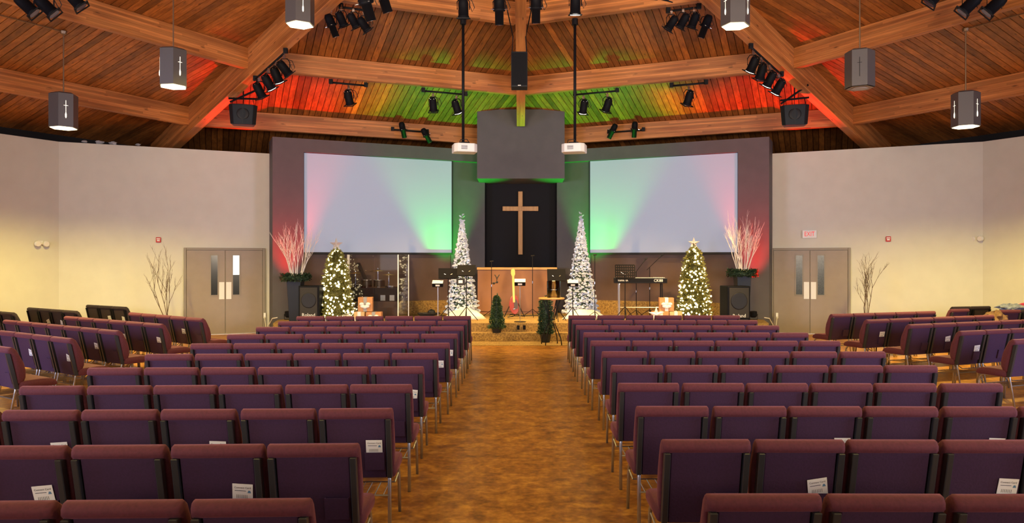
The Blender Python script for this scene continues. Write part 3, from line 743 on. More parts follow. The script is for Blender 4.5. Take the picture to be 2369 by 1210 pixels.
def onpurlin(px, S, dz=0, dn=0):
    r = abs(px-CX)/F; Y = (AY+S)/(1+.4142*r); return Vector((X(px, Y-dn), Y-dn, roofZ(S)-PD+dz))
pipe('lighting_bar', onhip(664, -.09), onhip(588, -.09), 'black lighting bar under the hip beam, drum-shield side')
pipe('lighting_bar', onhip(1734, -.09), onhip(1811, -.09), 'black lighting bar under the hip beam, keyboard side')
def hipcan(px, tx, lit, label, grp, ell=False):
    p = onhip(px, -.09-.32); r_ = F/p.y
    return spotlight(CX+p.x*r_, CY-(p.z-H)*r_, p.y, tx, lit, label, grp, ell)
for i, (px, tx, lit) in enumerate(((658, .75, False), (640, .3, True), (621, .45, True), (600, .35, False))):
    hipcan(px, tx, lit, f'{"lit" if lit else "unlit"} black spotlight, {ORD[i]} down the hip-beam bar, drum-shield side', 'spotlights on the hip-beam bars')
for i, (px, tx, lit) in enumerate(((1742, -.35, True), (1761, -.15, False), (1781, -.4, True), (1801, -.45, True))):
    hipcan(px, tx, lit, f'{"lit" if lit else "unlit"} black spotlight, {ORD[i]} down the hip-beam bar, keyboard side', 'spotlights on the hip-beam bars')
def pcan(px, S, tx, lit, label, grp, ell=False, dz=-.09-.32):
    p = onpurlin(px, S, dz); r_ = F/p.y
    return spotlight(CX+p.x*r_, CY-(p.z-H)*r_, p.y, tx, lit, label, grp, ell)
G2 = 'spotlights under the middle purlins'
for a, b, lb in ((762, 850, 'short black bar with one spotlight, middle purlin, drum-shield side'), (975, 1082, 'black bar with two spotlights, middle purlin, drum-shield side'),
                 (1550, 1637, 'short black bar with one spotlight, middle purlin, keyboard side'), (1326, 1432, 'black bar with two spotlights, middle purlin, keyboard side')):
    pipe('lighting_bar', onpurlin(a, PS[1], -.09), onpurlin(b, PS[1], -.09), lb)
pcan(807, PS[1], .12, False, 'single black spotlight on the short bar, middle purlin, drum-shield side', G2)
pcan(1002, PS[1], .02, False, 'unlit black spotlight, outer of two on the middle purlin bar, drum-shield side', G2)
pcan(1056, PS[1], .3, True, 'lit black spotlight beside the projector pole, middle purlin, drum-shield side', G2)
pcan(1593, PS[1], -.2, False, 'single black spotlight on the short bar, middle purlin, keyboard side', G2)
pcan(1350, PS[1], -.1, True, 'lit black spotlight beside the projector pole, middle purlin, keyboard side', G2)
pcan(1405, PS[1], -.3, False, 'unlit black spotlight, outer of two on the middle purlin bar, keyboard side', G2)
G3 = 'long spotlights on the face of the lowest purlin'
for a, b, lb in ((905, 992, 'black bar with two long spotlights on the lowest purlin, drum-shield side'), (1405, 1492, 'black bar with two long spotlights on the lowest purlin, keyboard side')):
    pipe('lighting_bar', onpurlin(a, PS[2], .23, .16), onpurlin(b, PS[2], .23, .16), lb)
for px, py, tx, lb in ((932, 300, .2, 'outer long spotlight on the lowest purlin bar, drum-shield side'), (986, 313, .55, 'inner long spotlight on the lowest purlin bar, drum-shield side'),
                       (1417, 303, -.5, 'inner long spotlight on the lowest purlin bar, keyboard side'), (1468, 299, -.05, 'outer long spotlight on the lowest purlin bar, keyboard side')):
    p = onpurlin(px, PS[2], 0, .42); spotlight(px, py, p.y, tx, False, lb, G3, True, .1, .85, hang=False)
G4 = 'spotlights under the upper purlins'
pipe('lighting_bar', onpurlin(786, PS[0], -.09), onpurlin(856, PS[0], -.09), 'black bar of four spotlights on the upper purlin, drum-shield side')
pipe('lighting_bar', onpurlin(1543, PS[0], -.09), onpurlin(1620, PS[0], -.09), 'black bar of four spotlights on the upper purlin, keyboard side')
for i, (px, py, tx, e) in enumerate(((767, 58, .35, True), (790, 46, .4, False), (818, 49, .5, False), (842, 58, .7, False))):
    spotlight(px, py, 13.5, tx, False, f'black {"long" if e else "short"} spotlight, {ORD[i]} from the hip beam, upper purlin, drum-shield side', G4, e, .3, .85)
for i, (px, py, tx, e) in enumerate(((1632, 60, -.35, True), (1605, 49, -.35, False), (1580, 50, -.55, False), (1553, 55, -.65, False))):
    spotlight(px, py, 13.5, tx, False, f'black {"long" if e else "short"} spotlight, {ORD[i]} from the hip beam, upper purlin, keyboard side', G4, e, .3, .85)
# bar across the aisle under the front hip beam
zb = roofZ(12.7-AY)-HD-.03
pipe('lighting_bar', (-1.15, 12.7, zb-.06), (1.15, 12.7, zb-.06), 'black lighting bar crossing under the hip beam over the aisle')
for i, (px, py, e, lit, lb) in enumerate(((1072, 22, False, False, 'short black spotlight above the projector pole, drum-shield side'), (1155, 22, True, False, 'long black spotlight next to the centre hip beam, drum-shield side'),
                                     (1240, 18, True, False, 'long black spotlight next to the centre hip beam, keyboard side'), (1331, 14, False, True, 'lit short black spotlight above the projector pole, keyboard side'))):
    o = spotlight(px, py, 12.7, .0, lit, lb, 'spotlights on the bar over the aisle', e, .25, 1.0)
    dz = zb-.06-.33 - o.location.z
    MB().tube([(0, 0, .32), (0, 0, max(.34, zb-.06-o.location.z))], .012, 6).build('drop_rod', 'black_metal', o)
# large spotlights nearest the apex and on the side purlins
def near(px, py, Y, tx, e, lb, sc=1.0):
    o = spotlight(px, py, Y, tx, False, lb, 'spotlights high near the roof apex', e, .35, sc)
    x, y = o.location.x, o.location.y; S = max(.9096*abs(x)+.5046*(y-AY), .4142*abs(x)+abs(y-AY))
    MB().tube([(0, 0, .32), (0, 0, (roofZ(S)-o.location.z)/sc-.02)], .014, 6).build('drop_rod', 'black_metal', o)
near(846, 5, 10.4, .25, True, 'large long spotlight hanging near the apex, drum-shield side')
near(884, -12, 10.9, .3, True, 'second large spotlight hanging near the apex, drum-shield side')
near(1500, -28, 10.4, -.1, False, 'large spotlight hanging near the apex, keyboard side')
near(1540, -25, 10.9, -.3, False, 'second large spotlight hanging near the apex, keyboard side')
for px, py, tx, lb in ((62, 14, 1.0, 'outermost spotlight on the side purlin, plain-door side'), (108, 16, .95, 'middle spotlight on the side purlin, plain-door side'), (172, -2, .8, 'inner spotlight on the side purlin, plain-door side'),
                       (2165, -10, -.8, 'inner spotlight on the side purlin, EXIT side'), (2243, 12, -.95, 'middle spotlight on the side purlin, EXIT side'), (2300, 14, -1.0, 'outermost spotlight on the side purlin, EXIT side')):
    near(px, py, 11.4, tx, False, lb, 1.05)
# hanging loudspeakers
def hung_speaker(px, py, Y, lb, s):
    t = thing('hanging_loudspeaker', lb, 'loudspeaker', at(px, py, Y), R(18*-s))
    pr = [(-.30, -.1), (-.22, -.2), (0, -.235), (.22, -.2), (.30, -.1), (.24, .22), (-.24, .22)]
    m = MB(); top = [(x, y, .21) for x, y in pr]; bot = [(x*.88, y, -.21 - (.03 if abs(x) < .25 and y < 0 else 0)) for x, y in pr]; n = len(pr)
    m.add(top+bot, [tuple(range(n)), tuple(range(n, 2*n))[::-1]] + [(i, (i+1) % n, n+(i+1) % n, n+i) for i in range(n)])
    m.build('cabinet', 'speaker_blue', t, bevel=.008, seg=1)
    Mx = Matrix.Translation((0, -.222, 0)) @ Matrix.Rotation(R(90), 4, 'X')
    MB().lathe([(.12, -.03), (.13, .0), (.115, .012), (.06, .0), (.02, .01)], 18, M=Mx).build('woofer', 'dark_plastic', t, smooth=True)
    hz = roofZ(0)  # suspension frame up to the hip beam
    h = onhip(px).z - t.location.z
    f = MB(); f.tube([(-.3, -.08, .34), (.3, .08, .40)], .022, 6); f.tube([(-.28, .1, .30), (.28, -.1, h+.0)], .022, 6)
    f.tube([(0, 0, .36), (0, 0, h)], .015, 6)
    f.build('suspension_frame', 'black_metal', t)
    g = MB(); 
    for x, y in ((-.24, -.06), (.24, -.06), (0, .15)): g.tube([(x, y, .2), (x*.8, y, .38)], .006, 4)
    g.build('hanging_wire', 'black_metal', t)
hung_speaker(563, 267, onhip(545).y+.1, 'black curved loudspeaker hung below the hip beam, drum-shield side', -1)
hung_speaker(1838, 268, onhip(1856).y+.1, 'black curved loudspeaker hung below the hip beam, keyboard side', 1)
t = thing('column_loudspeaker', 'tall black loudspeaker hung under the hip beam over the aisle', 'loudspeaker', at(1201.5, 205, 15.0))
MB().box(-.165, .165, -.16, .16, 0, .715).build('cabinet', 'speaker_blue', t, bevel=.012); MB().box(-.15, .15, -.168, -.161, .03, .69).build('grille', 'black_satin', t)
MB().box(-.03, .03, -.172, -.169, .02, .035).build('badge', 'ribbon', t)
bz = roofZ(15-AY)-HD - t.location.z
for s in (-1, 1): MB().tube([(s*.15, 0, .71), (s*.13, .0, bz), (s*.25, -.9, bz+.32)], .012, 6).build('bracket_arm', 'black_metal', t)
# projectors on poles
for px, lb in ((1075, 'white projector on a pole below the upper purlin, drum-shield side'), (1328, 'white projector on a pole below the upper purlin, keyboard side')):
    s = -1 if px < CX else 1
    ppx = 1071.5 if s < 0 else 1330
    P = onpurlin(ppx, PS[0]); Y = P.y; t = thing('projector', lb, 'projector', at(px, 354, Y), R(-14*s))
    m = MB(); pr = [(-.23, -.12), (-.16, -.2), (.16, -.2), (.23, -.12), (.23, .17), (-.23, .17)]
    m.prism(pr, 0, .17); m.build('case', 'white_plastic', t, bevel=.015)
    MB().lathe([(.05, 0), (.05, .04)], 14, M=Matrix.Translation((-.08*s, .17, .09)) @ Matrix.Rotation(R(-90), 4, 'X')).build('lens', 'lens_off', t)
    v = MB()
    for k in range(4): v.box(-.10, .02, -.207, -.201, .05+.02*k, .058+.02*k)
    v.build('vent', 'dark_plastic', t)
    c = MB().tube([(-.12, -.05, .17), (-.1, -.12, .24), (.02, -.14, .25), (.09, -.1, .17)], .008, 6); c.build('cable', 'cable_black', t)
    MB().box(-.09, .09, -.07, .07, .17, .21).build('mount', 'black_metal', t)
    px_off = Vector((P.x - t.location.x, P.y - t.location.y, 0)); px_off.rotate(Matrix.Rotation(R(14*s), 3, 'Z').to_euler())
    zt = P.z - t.location.z
    MB().tube([(px_off.x, px_off.y, .20), (px_off.x, px_off.y, zt)], .028, 8).build('pole', 'black_metal', t, smooth=True)
    MB().lathe([(.06, zt-.12), (.06, zt-.002)], 8, c=(px_off.x, px_off.y, 0)).build('pole_coupling', 'black_metal', t)

# ---------------------------------------------------------------- trees, plants, decorations
def tuft_tree(name, label, x, y, z, h, rb, rt, nleaf, leaf, mat, seed, bulbs=0, bulbmat=None, bulb_r=.016, star=None, trunk=.12, taper=1.0, spread=1.0, tree_cat='christmas tree', pot=None, cap=40, core_mat='leaf_dark'):
    rg = random.Random(seed); t = thing(name, label, tree_cat, (x, y, z))
    MB().tube([(0, 0, 0), (0, 0, trunk+.5*h)], [.035, .02], 8).build('trunk', 'bark', t)
    m = MB()
    layers = max(5, int(h/.13))
    def rad(f, a): return (rb + (rt-rb)*f**taper)*math.sqrt(max(.02, 1-f**cap))*(1+.10*math.sin(layers*2*math.pi*f)*spread+.06*math.sin(5*a+9*f))
    if mat == 'flock':
        for i in range(3000):
            f = rg.random()**1.3; a = rg.uniform(0, 2*math.pi); rr = rad(f, a)*rg.uniform(.80, 1.03); q = rg.uniform(.018, .036)*(1.15-.4*f)
            m.ball((rr*math.cos(a), rr*math.sin(a), trunk+f*h), q, (rg.uniform(.8, 1.5), rg.uniform(.8, 1.5), rg.uniform(.5, .9)), 5, 3, .25, rg)
    for i in range(0 if mat == 'flock' else nleaf):
        f = rg.random()**1.25; a = rg.uniform(0, 2*math.pi); rr = rad(f, a)*rg.uniform(.45, 1.0)
        c = Vector((rr*math.cos(a), rr*math.sin(a), trunk + f*h))
        d = Vector((math.cos(a), math.sin(a), rg.uniform(-.5, .7))).normalized()*leaf*rg.uniform(.7, 1.4)
        sde = Vector((rg.uniform(-1, 1), rg.uniform(-1, 1), rg.uniform(-1, 1))).cross(d).normalized()*leaf*.34
        m.add([c-sde*.6, c+d*.5-sde, c+d, c+d*.5+sde], [(0, 1, 2, 3)])
    for i in range(18):    # tip
        c = Vector((0, 0, trunk+h*rg.uniform(.93, 1.05))); d = Vector((rg.uniform(-1, 1), rg.uniform(-1, 1), rg.uniform(.2, 1))).normalized()*leaf*1.2
        sde = d.cross(Vector((rg.uniform(-1, 1), rg.uniform(-1, 1), .3))).normalized()*leaf*.3; m.add([c, c+d*.5-sde, c+d, c+d*.5+sde], [(0, 1, 2, 3)])
    m.build('foliage', mat, t, kind='stuff')
    ck = .80 if mat == 'flock' else .55
    core = MB().lathe([(rb*ck, trunk+.02), (rb*ck*.94, trunk+.1*h), (rt*ck+.005, trunk+h*.95), (.005, trunk+h)], 10); core.build('inner_branches', core_mat, t)
    if bulbs:
        m = MB()
        for i in range(bulbs):
            f = rg.random()**1.15; a = rg.uniform(0, 2*math.pi); rr = rad(f, a)*rg.uniform(.9, 1.06)
            m.ball((rr*math.cos(a), rr*math.sin(a), trunk+f*h), bulb_r*rg.uniform(.7, 1.25), (1, 1, 1), 5, 3)
        m.build('string_lights', bulbmat, t, kind='stuff')
    if star:
        pts = []
        for k in range(10):
            a = R(90+36*k); q = star if k % 2 == 0 else star*.40; pts.append((q*math.cos(a), q*math.sin(a)))
        zc = trunk+h+star*.8; fr = [(px_, -.0, zc+pz) for px_, pz in pts]; m = MB(); n = 10
        m.add(fr+[(0, -.04, zc), (0, .04, zc)], [(i, (i+1) % n, n) for i in range(n)]+[((i+1) % n, i, n+1) for i in range(n)])
        m.build('star', 'star_silver', t)
    if pot: MB().lathe([(pot[0]*.75, 0), (pot[0], pot[1])], 12).build('pot', pot[2], t)
    return t
Yt = 17.75
tuft_tree('christmas_tree', 'slim green christmas tree with warm lights beside the drum shield', X(778, Yt), Yt, SZ, 1.60, .42, .20, 7000, .065, 'leaf_gold_lit', 11, 330, 'bulb_warm', .023, .17, trunk=.10, taper=.9, cap=7, core_mat='leaf_gold_lit')
Yt = 18.2
tuft_tree('christmas_tree', 'slim green christmas tree with warm lights beside the black floor speaker', X(1605, Yt), Yt, SZ, 1.64, .42, .20, 7000, .065, 'leaf_gold_lit', 12, 330, 'bulb_warm', .023, .15, trunk=.12, taper=.9, cap=7, core_mat='leaf_gold_lit')
Yt = 18.75
tuft_tree('flocked_tree', 'tall white flocked tree behind the pair of music stands', X(1069, Yt), Yt, SZ, 2.36, .42, .035, 9000, .085, 'flock', 13, 160, 'bulb_white', .014, None, trunk=.12, taper=.85)
tuft_tree('flocked_tree', 'tall white flocked tree on the keyboard side of the cross', X(1344, Yt), Yt, SZ, 2.40, .43, .035, 9000, .085, 'flock', 14, 160, 'bulb_white', .014, None, trunk=.12, taper=.85)
tuft_tree('topiary_tree', 'small bushy green cone tree standing on the stage step', X(1149, 16.86), 16.86, .2, .74, .19, .05, 2600, .04, 'leaf_green', 15, trunk=.10, tree_cat='tree', pot=(.13, .14, 'pot_black'))
tuft_tree('topiary_tree', 'small green cone tree behind the wrought iron table', X(1262, 16.60), 16.60, .008, .80, .17, .13, 2600, .04, 'leaf_dark', 16, trunk=.20, tree_cat='tree', pot=(.13, .2, 'pot_black'))
# snow mounds of white fabric
def mound(px, Y, sx, sy, h, label, seed, z=SZ):
    rg = random.Random(seed); m = MB(); n, k = 18, 5; vs = [(0, 0, h)]; fs = []
    for j in range(1, k+1):
        f = j/k
        for i in range(n):
            a = 2*math.pi*i/n; q = f*(1+.12*math.sin(3*a+seed)); vs.append((sx*q*math.cos(a), sy*q*math.sin(a), h*(math.cos(f*math.pi/2))**.8*(1+rg.uniform(-.08, .08)) if j < k else 0))
    for i in range(n): fs.append((0, 1+i, 1+(i+1) % n))
    for j in range(k-1):
        for i in range(n): fs.append((1+j*n+i, 1+(j+1)*n+i, 1+(j+1)*n+(i+1) % n, 1+j*n+(i+1) % n))
    fs.append(tuple(1+(k-1)*n+i for i in range(n))[::-1])
    m.add(vs, fs); o = m.build('snow_blanket', 'snow', None, smooth=True); o.location = (X(px, Y), Y, z); tag(o, label, 'fabric', 'white snow fabric on the stage')
mound(797, 17.5, .32, .22, .17, 'heaped white snow fabric in front of the warm-lit tree by the drum shield', 1)
mound(766, 17.55, .22, .2, .10, 'low fold of white snow fabric beside the floor speaker by the drums', 5)
mound(1072, 18.35, .52, .3, .27, 'white snow fabric bunched around the flocked tree behind the music stands', 2)
mound(1352, 18.4, .56, .32, .24, 'white snow fabric spread under the flocked tree on the keyboard side', 3)
mound(1606, 17.8, .18, .15, .12, 'small heap of white snow fabric under the tree by the keyboard', 4)

def branchy(m, p, d, L, r, depth, rg, spread=.45, up=.25):
    pts = [p]; q = Vector(p); dd = Vector(d).normalized(); n = 4; rr = [r]
    for i in range(n):
        dd = (dd + Vector((rg.uniform(-1, 1), rg.uniform(-1, 1), rg.uniform(-.4, 1)))*.14).normalized(); q = q+dd*L/n; pts.append(q.copy()); rr.append(r*(1-.6*(i+1)/n))
        if depth > 0 and i >= 1:
            for _ in range(1 if i < 3 else 2):
                nd = (dd + Vector((rg.uniform(-1, 1), rg.uniform(-1, 1), up))*spread).normalized(); branchy(m, q.copy(), nd, L*rg.uniform(.35, .6), r*.55, depth-1, rg, spread, up)
    m.tube(pts, rr, 4, cap=False)
def planter(px, Y, pot_h, branches, label, seed, bx, topw, botw, z):
    t = thing('planter', label, 'planter', (X(px, Y), Y, z)); rg = random.Random(seed)
    MB().lathe([(botw, 0), (topw, pot_h), (topw-.03, pot_h), (topw-.04, pot_h-.08)], 4, a0=R(45)).build('pot', 'pot_black', t, bevel=.01)
    m = MB()
    for i in range(1500):
        a = rg.uniform(0, 2*math.pi); rr = .28+rg.uniform(-.1, .07); c = Vector((rr*math.cos(a), rr*math.sin(a), pot_h+.02+rg.uniform(-.06, .09)))
        d = Vector((rg.uniform(-1, 1), rg.uniform(-1, 1), rg.uniform(-1, 1))).normalized()*.06; sd = d.cross(Vector((.3, .5, 1))).normalized()*.018
        m.add([c, c+d*.5-sd, c+d, c+d*.5+sd], [(0, 1, 2, 3)])
    m.build('greenery', 'leaf_dark', t, kind='stuff')
    MB().lathe([(.16, pot_h-.03), (.29, pot_h-.02), (.30, pot_h+.05), (.15, pot_h+.06)], 16).build('garland_core', 'leaf_dark', t)
    m = MB()
    for i in range(branches):
        a = 2*math.pi*i/branches+rg.uniform(-.2, .2); q = rg.uniform(.02, .14)
        branchy(m, Vector((q*math.cos(a), q*math.sin(a), pot_h)), (math.cos(a)*.33, math.sin(a)*.25, 1), rg.uniform(.62, .86), .011, 2, rg, .4, .5)
    m.build('white_branches', 'branch_white', t)
planter(684, 17.55, 1.02, 15, 'tall black planter with white branches beside the plain double doors', 21, 0, .24, .17, SZ)
planter(1717, 17.62, 1.12, 17, 'tall black planter with white branches behind the keyboard-side floor speaker', 22, 0, .24, .17, SZ)
for px, Y, seed, h, lb in ((386, 17.0, 31, 1.7, 'bare brown branches in a pot beside the plain double doors'), (2003, 17.0, 32, 1.75, 'bare curly brown branches in a pot beyond the EXIT double doors')):
    t = thing('branch_arrangement', lb, 'branches', (X(px, Y), Y, 0)); rg = random.Random(seed)
    MB().lathe([(.10, 0), (.14, .3), (.11, .42), (.09, .42)], 14).build('pot', 'pot_black', t, smooth=True)
    m = MB()
    for k in range(4):
        a = 1.57*k+.5; branchy(m, Vector((0, 0, .35)), (math.cos(a)*.22, math.sin(a)*.12, 1), h*rg.uniform(.46, .60), .012, 3, rg, .5, .45)
    m.build('branches', 'branch_brown', t)
# gifts
def gift(px, py, Y, w_, h_, d_, mat, rib, label, rz=0, bow=True, z=None):
    t = thing('gift_box', label, 'gift box', (X(px, Y), Y, SZ if z is None else z), R(rz))
    MB().box(-w_/2, w_/2, -d_/2, d_/2, 0, h_).build('box', mat, t, bevel=.006, seg=1)
    m = MB(); m.box(-.04, .04, -d_/2-.004, d_/2+.004, -.0, h_+.004); m.build('ribbon', rib, t)
    if bow:
        b = MB(); bz = h_*.48 if bow == 'front' else h_+.03; by = -d_/2-.03 if bow == 'front' else 0
        for sx, sz in ((-1, .3), (1, .3), (-.7, -.6), (.7, -.6), (0, -.9)): b.ball((sx*.075, by, bz+sz*.06), .06, (1, .5, .7), 8, 5)
        b.build('bow', 'ribbon', t, smooth=True)
    return t
gift(846, 0, 17.62, .34, .34, .2, 'kraft', 'ribbon_grey', 'kraft gift box with a white bow stacked on top by the drum shield', 4, 'front', SZ+.235)
gift(834, 0, 17.6, .26, .23, .25, 'kraft_pale', 'ribbon', 'pale kraft gift box with white ribbon beside the warm-lit tree', -3, False)
gift(866, 0, 17.55, .36, .225, .25, 'kraft', 'ribbon_grey', 'wide kraft gift box with a front bow by the drum shield', 2, 'front')
gift(1541, 0, 17.75, .35, .32, .2, 'kraft', 'ribbon', 'kraft gift box with a bow stacked on top near the keyboard', -4, 'front', SZ+.235)
gift(1527, 0, 17.75, .38, .23, .24, 'kraft', 'ribbon', 'wide kraft gift box under another near the keyboard', 2, False)
gift(1562, 0, 17.72, .3, .225, .24, 'kraft_pale', 'ribbon', 'pale kraft gift box between keyboard and warm-lit tree', -3, False)
t = thing('star_ornament', 'white star ornament leaning on the gifts near the keyboard', 'ornament', (X(1518, 17.5), 17.5, SZ))
pts = [((.2 if k % 2 == 0 else .07)*math.cos(R(90+36*k)), (.2 if k % 2 == 0 else .07)*math.sin(R(90+36*k))+.165) for k in range(10)]
m = MB(); n = 10; m.add([(a, 0, b) for a, b in pts]+[(0, -.05, .165), (0, .05, .165)], [(i, (i+1) % n, n) for i in range(n)]+[((i+1) % n, i, n+1) for i in range(n)]); m.build('star', 'ribbon', t)
# floor loudspeakers
def floor_speaker(px, Y, W, Hh, label, txt_px, rz):
    t = thing('floor_loudspeaker', label, 'loudspeaker', (X(px, Y), Y, SZ), R(rz))
    MB().box(-W/2, W/2, -.22, .22, 0, Hh).build('cabinet', 'black_satin', t, bevel=.015)
    MB().box(-W/2+.04, W/2-.04, -.236, -.221, .12, Hh-.04).build('grille', 'grille', t, bevel=.004, seg=1)
    Mx = Matrix.Translation((0, -.238, Hh*.60)) @ Matrix.Rotation(R(90), 4, 'X')
    MB().lathe([(W*.36, -.004), (W*.36, .006), (W*.33, .008), (W*.2, .0), (.03, .004)], 24, M=Mx).build('woofer_ring', 'dark_plastic', t, smooth=True)
    o = link('lettering', text_mesh('Roland', .115, 'white_plastic', 'lettering', .002), t); o.location = (0, -.240, .17); o.rotation_euler = (R(90), 0, 0)
    MB().box(-W/2+.06, W/2-.06, -.225, -.2205, .03, .09).build('port', 'dark_plastic', t)
    MB().box(W/2, W/2+.012, -.06, .06, Hh*.55, Hh*.63).build('side_handle', 'dark_plastic', t)
floor_speaker(722, 17.5, .50, .86, 'black floor loudspeaker partly hidden by the warm-lit tree', 0, -4)
floor_speaker(1700, 17.25, .56, .86, 'black floor loudspeaker beside the EXIT-side planter', 0, 8)

# ---------------------------------------------------------------- drum corner
YD = 18.35
t = thing('drum_shield', 'clear acrylic drum shield of hinged panels around the drum corner', 'drum shield', (X(806, YD), YD, SZ))
x0 = t.location.x; hS = 1.60
corners = [(0, 0), (X(866, YD)-x0, .0), (X(921, YD)-x0, 0), (X(945, 18.6)-x0, .25)]
for i in range(3):
    a, b = Vector(corners[i]), Vector(corners[i+1]); d = (b-a).normalized(); nn = Vector((-d.y, d.x))*.004
    a2, b2 = a+d*.012, b-d*.012
    MB().prism([a2-nn, b2-nn, b2+nn, a2+nn], .01, hS).build('panel', 'acrylic', t)
for i, (cx, cyy) in enumerate(corners):
    w_ = .03 if i == 0 else .012
    if i == 1: continue
    MB().box(cx-w_, cx+w_, cyy-.008, cyy+.008, 0, hS).build('edge_strip', 'ribbon', t)
for (px_, pz) in ((.08, 1.56), (.62, 1.56), (.44, 1.2)): MB().ball((px_, -.01, pz), .012, (1, 1, 1), 6, 4).build('bolt', 'chrome', t)
t = thing('drum_riser', 'dark brown baffle board behind the drum shield panels', 'baffle', (X(866, 18.55), 18.55, SZ))
MB().box(-.62, .58, -.03, .03, 0, .42).build('board', 'brown_wall', t); MB().box(-.62, .58, -.02, .05, .422, .76).build('foam_top', 'black_fabric', t)
for px_ in (.22, .45): MB().box(px_-.06, px_+.06, -.03, -.021, .44, .58).build('paper_note', 'clear_wrap', t)
dz = SZ
def stand_tripod(m, h, spread=.28, r=.010, base=.22):
    m.tube([(0, 0, .05), (0, 0, h)], r, 6)
    for k in range(3):
        a = 2.094*k+.6; m.tube([(0, 0, base+.08), (spread*math.cos(a), spread*math.sin(a), 0.008)], r*.8, 5)
t = thing('drum_kit', 'compact black drum kit with chrome stands behind the acrylic shield', 'drum kit', (X(868, 19.0), 19.0, SZ))
MB().lathe([(.24, -.18), (.26, -.17), (.26, .17), (.24, .18)], 20, M=Matrix.Translation((0, 0, .27)) @ Matrix.Rotation(R(90), 4, 'X')).build('kick_drum', 'drum_shell', t, smooth=False)
for x_, y_, z_, r_ in ((-.2, -.08, .78, .13), (.12, -.08, .78, .14), (.42, .05, .62, .17), (-.42, .08, .66, .16)):
    d_ = MB().lathe([(r_, 0), (r_, .17)], 16, c=(x_, y_, z_)).build('drum', 'drum_shell', t); MB().lathe([(r_+.008, .165), (r_+.008, .18), (r_-.01, .182)], 16, c=(x_, y_, z_)).build('rim', 'chrome', d_)
    l_ = MB(); l_.tube([(x_, y_, 0), (x_, y_, z_)], .012, 6); l_.build('leg', 'chrome', t)
for x_, y_, z_, r_ in ((-.5, -.05, 1.12, .17), (.05, .1, 1.18, .2), (.36, -.06, 1.08, .17)):
    c_ = MB().lathe([(r_, 0), (.05, .02), (.03, .035), (.006, .04)], 18, c=(x_, y_, z_)).build('cymbal', 'cymbal', t, smooth=True)
    l_ = MB(); l_.tube([(x_, y_, 0), (x_, y_, z_+.07)], .011, 6); l_.build('cymbal_stand', 'chrome', t)
MB().lathe([(.16, .62), (.17, .66), (.15, .70)], 14, c=(.05, .32, 0)).build('stool_seat', 'black_fabric', t); MB().tube([(.05, .32, 0), (.05, .32, .62)], .02, 6).build('stool_post', 'chrome', t)
MB().box(.48, .54, -.1, .12, .75, 1.2, Matrix.Rotation(R(-24), 4, 'Y') @ Matrix.Translation((-.35, 0, .25))).build('tilted_pad', 'black_fabric', t, bevel=.01)

# ---------------------------------------------------------------- stands and instruments
def music_stand(px, py_mid, Y, w_, h_, label, perf=False, rz=0, tilt=22, z=SZ):
    t = thing('music_stand', label, 'music stand', (X(px, Y), Y, z), R(rz)); zt = Z(py_mid, Y)-z
    M = Matrix.Translation((0, -.02, zt)) @ Matrix.Rotation(R(-tilt), 4, 'X')
    if perf:
        m = MB(); nx, nz = 9, 5
        for i in range(nx+1): x_ = -w_/2+w_*i/nx; m.box(x_-.012, x_+.012, -.004, .004, -h_/2, h_/2, M)
        for j in range(nz+1): z_ = -h_/2+h_*j/nz; m.box(-w_/2, w_/2, -.003, .003, z_-.014, z_+.014, M)
        m.build('desk', 'black_satin', t)
    else: MB().box(-w_/2, w_/2, -.004, .004, -h_/2, h_/2, M).build('desk', 'black_satin', t, bevel=.003, seg=1)
    MB().box(-w_/2, w_/2, .004, .06, -h_/2, -h_/2+.006, M).build('ledge', 'black_satin', t)
    m = MB(); m.tube([(0, -.03, zt-h_*.25), (-.10, -.035, zt-h_*.05)], .006, 5); m.tube([(0, -.03, zt-h_*.25), (.10, -.035, zt-h_*.05)], .006, 5); m.build('desk_bracket', 'steel', t)
    m = MB(); stand_tripod(m, zt-h_*.25, .30, .012, .26); m.build('tripod', 'black_metal', t)
YS = 17.9
music_stand(1037, 632, 17.75, .47, .26, 'black music stand with a wide desk, outermost of the pair before the flocked tree', rz=6)
music_stand(1079, 625, 17.65, .44, .27, 'black music stand with a wide desk, nearer the half wall of the pair', rz=-6)
music_stand(1287, 636, 17.6, .44, .30, 'black music stand behind the wrought iron table', rz=2)
music_stand(1446, 628, 17.75, .46, .33, 'black perforated music stand in front of the keyboard', True, rz=-4)
def tablet_stand(px, py, Y, label, round_base=True, z=SZ):
    t = thing('monitor_mixer_stand', label, 'mixer stand', (X(px, Y), Y, z)); zt = Z(py, Y)-z
    M = Matrix.Translation((0, 0, zt)) @ Matrix.Rotation(R(28), 4, 'X')
    MB().box(-.13, .13, -.07, .07, -.05, .05, M).build('mixer', 'black_satin', t, bevel=.006, seg=1)
    MB().box(-.13, .13, -.075, .075, .051, .066, M).build('mixer_top', 'white_plastic', t, bevel=.004, seg=1)
    MB().box(-.05, .05, -.078, -.071, -.02, .02, M).build('label_plate', 'ribbon', t)
    if round_base:
        MB().tube([(0, 0, .02), (0, 0, zt-.04)], .011, 6).build('pole', 'steel', t); MB().lathe([(.14, 0), (.14, .015), (.03, .025)], 16).build('round_base', 'dark_plastic', t)
    else:
        m = MB(); stand_tripod(m, zt-.04, .26, .011, .25); m.build('tripod', 'black_metal', t)
tablet_stand(1013, 657, 17.7, 'small personal mixer on a thin stand beside the paired music stands')
tablet_stand(1203, 654, 17.35, 'small personal mixer on a round-base stand before the guitar')
tablet_stand(1325, 656, 17.75, 'small personal mixer on a tripod before the keyboard-side flocked tree', False)
t = thing('clamped_device', 'small dark device clamped to the music stand before the flocked tree', 'device', (X(1066, 17.6), 17.55, Z(652, 17.6)))
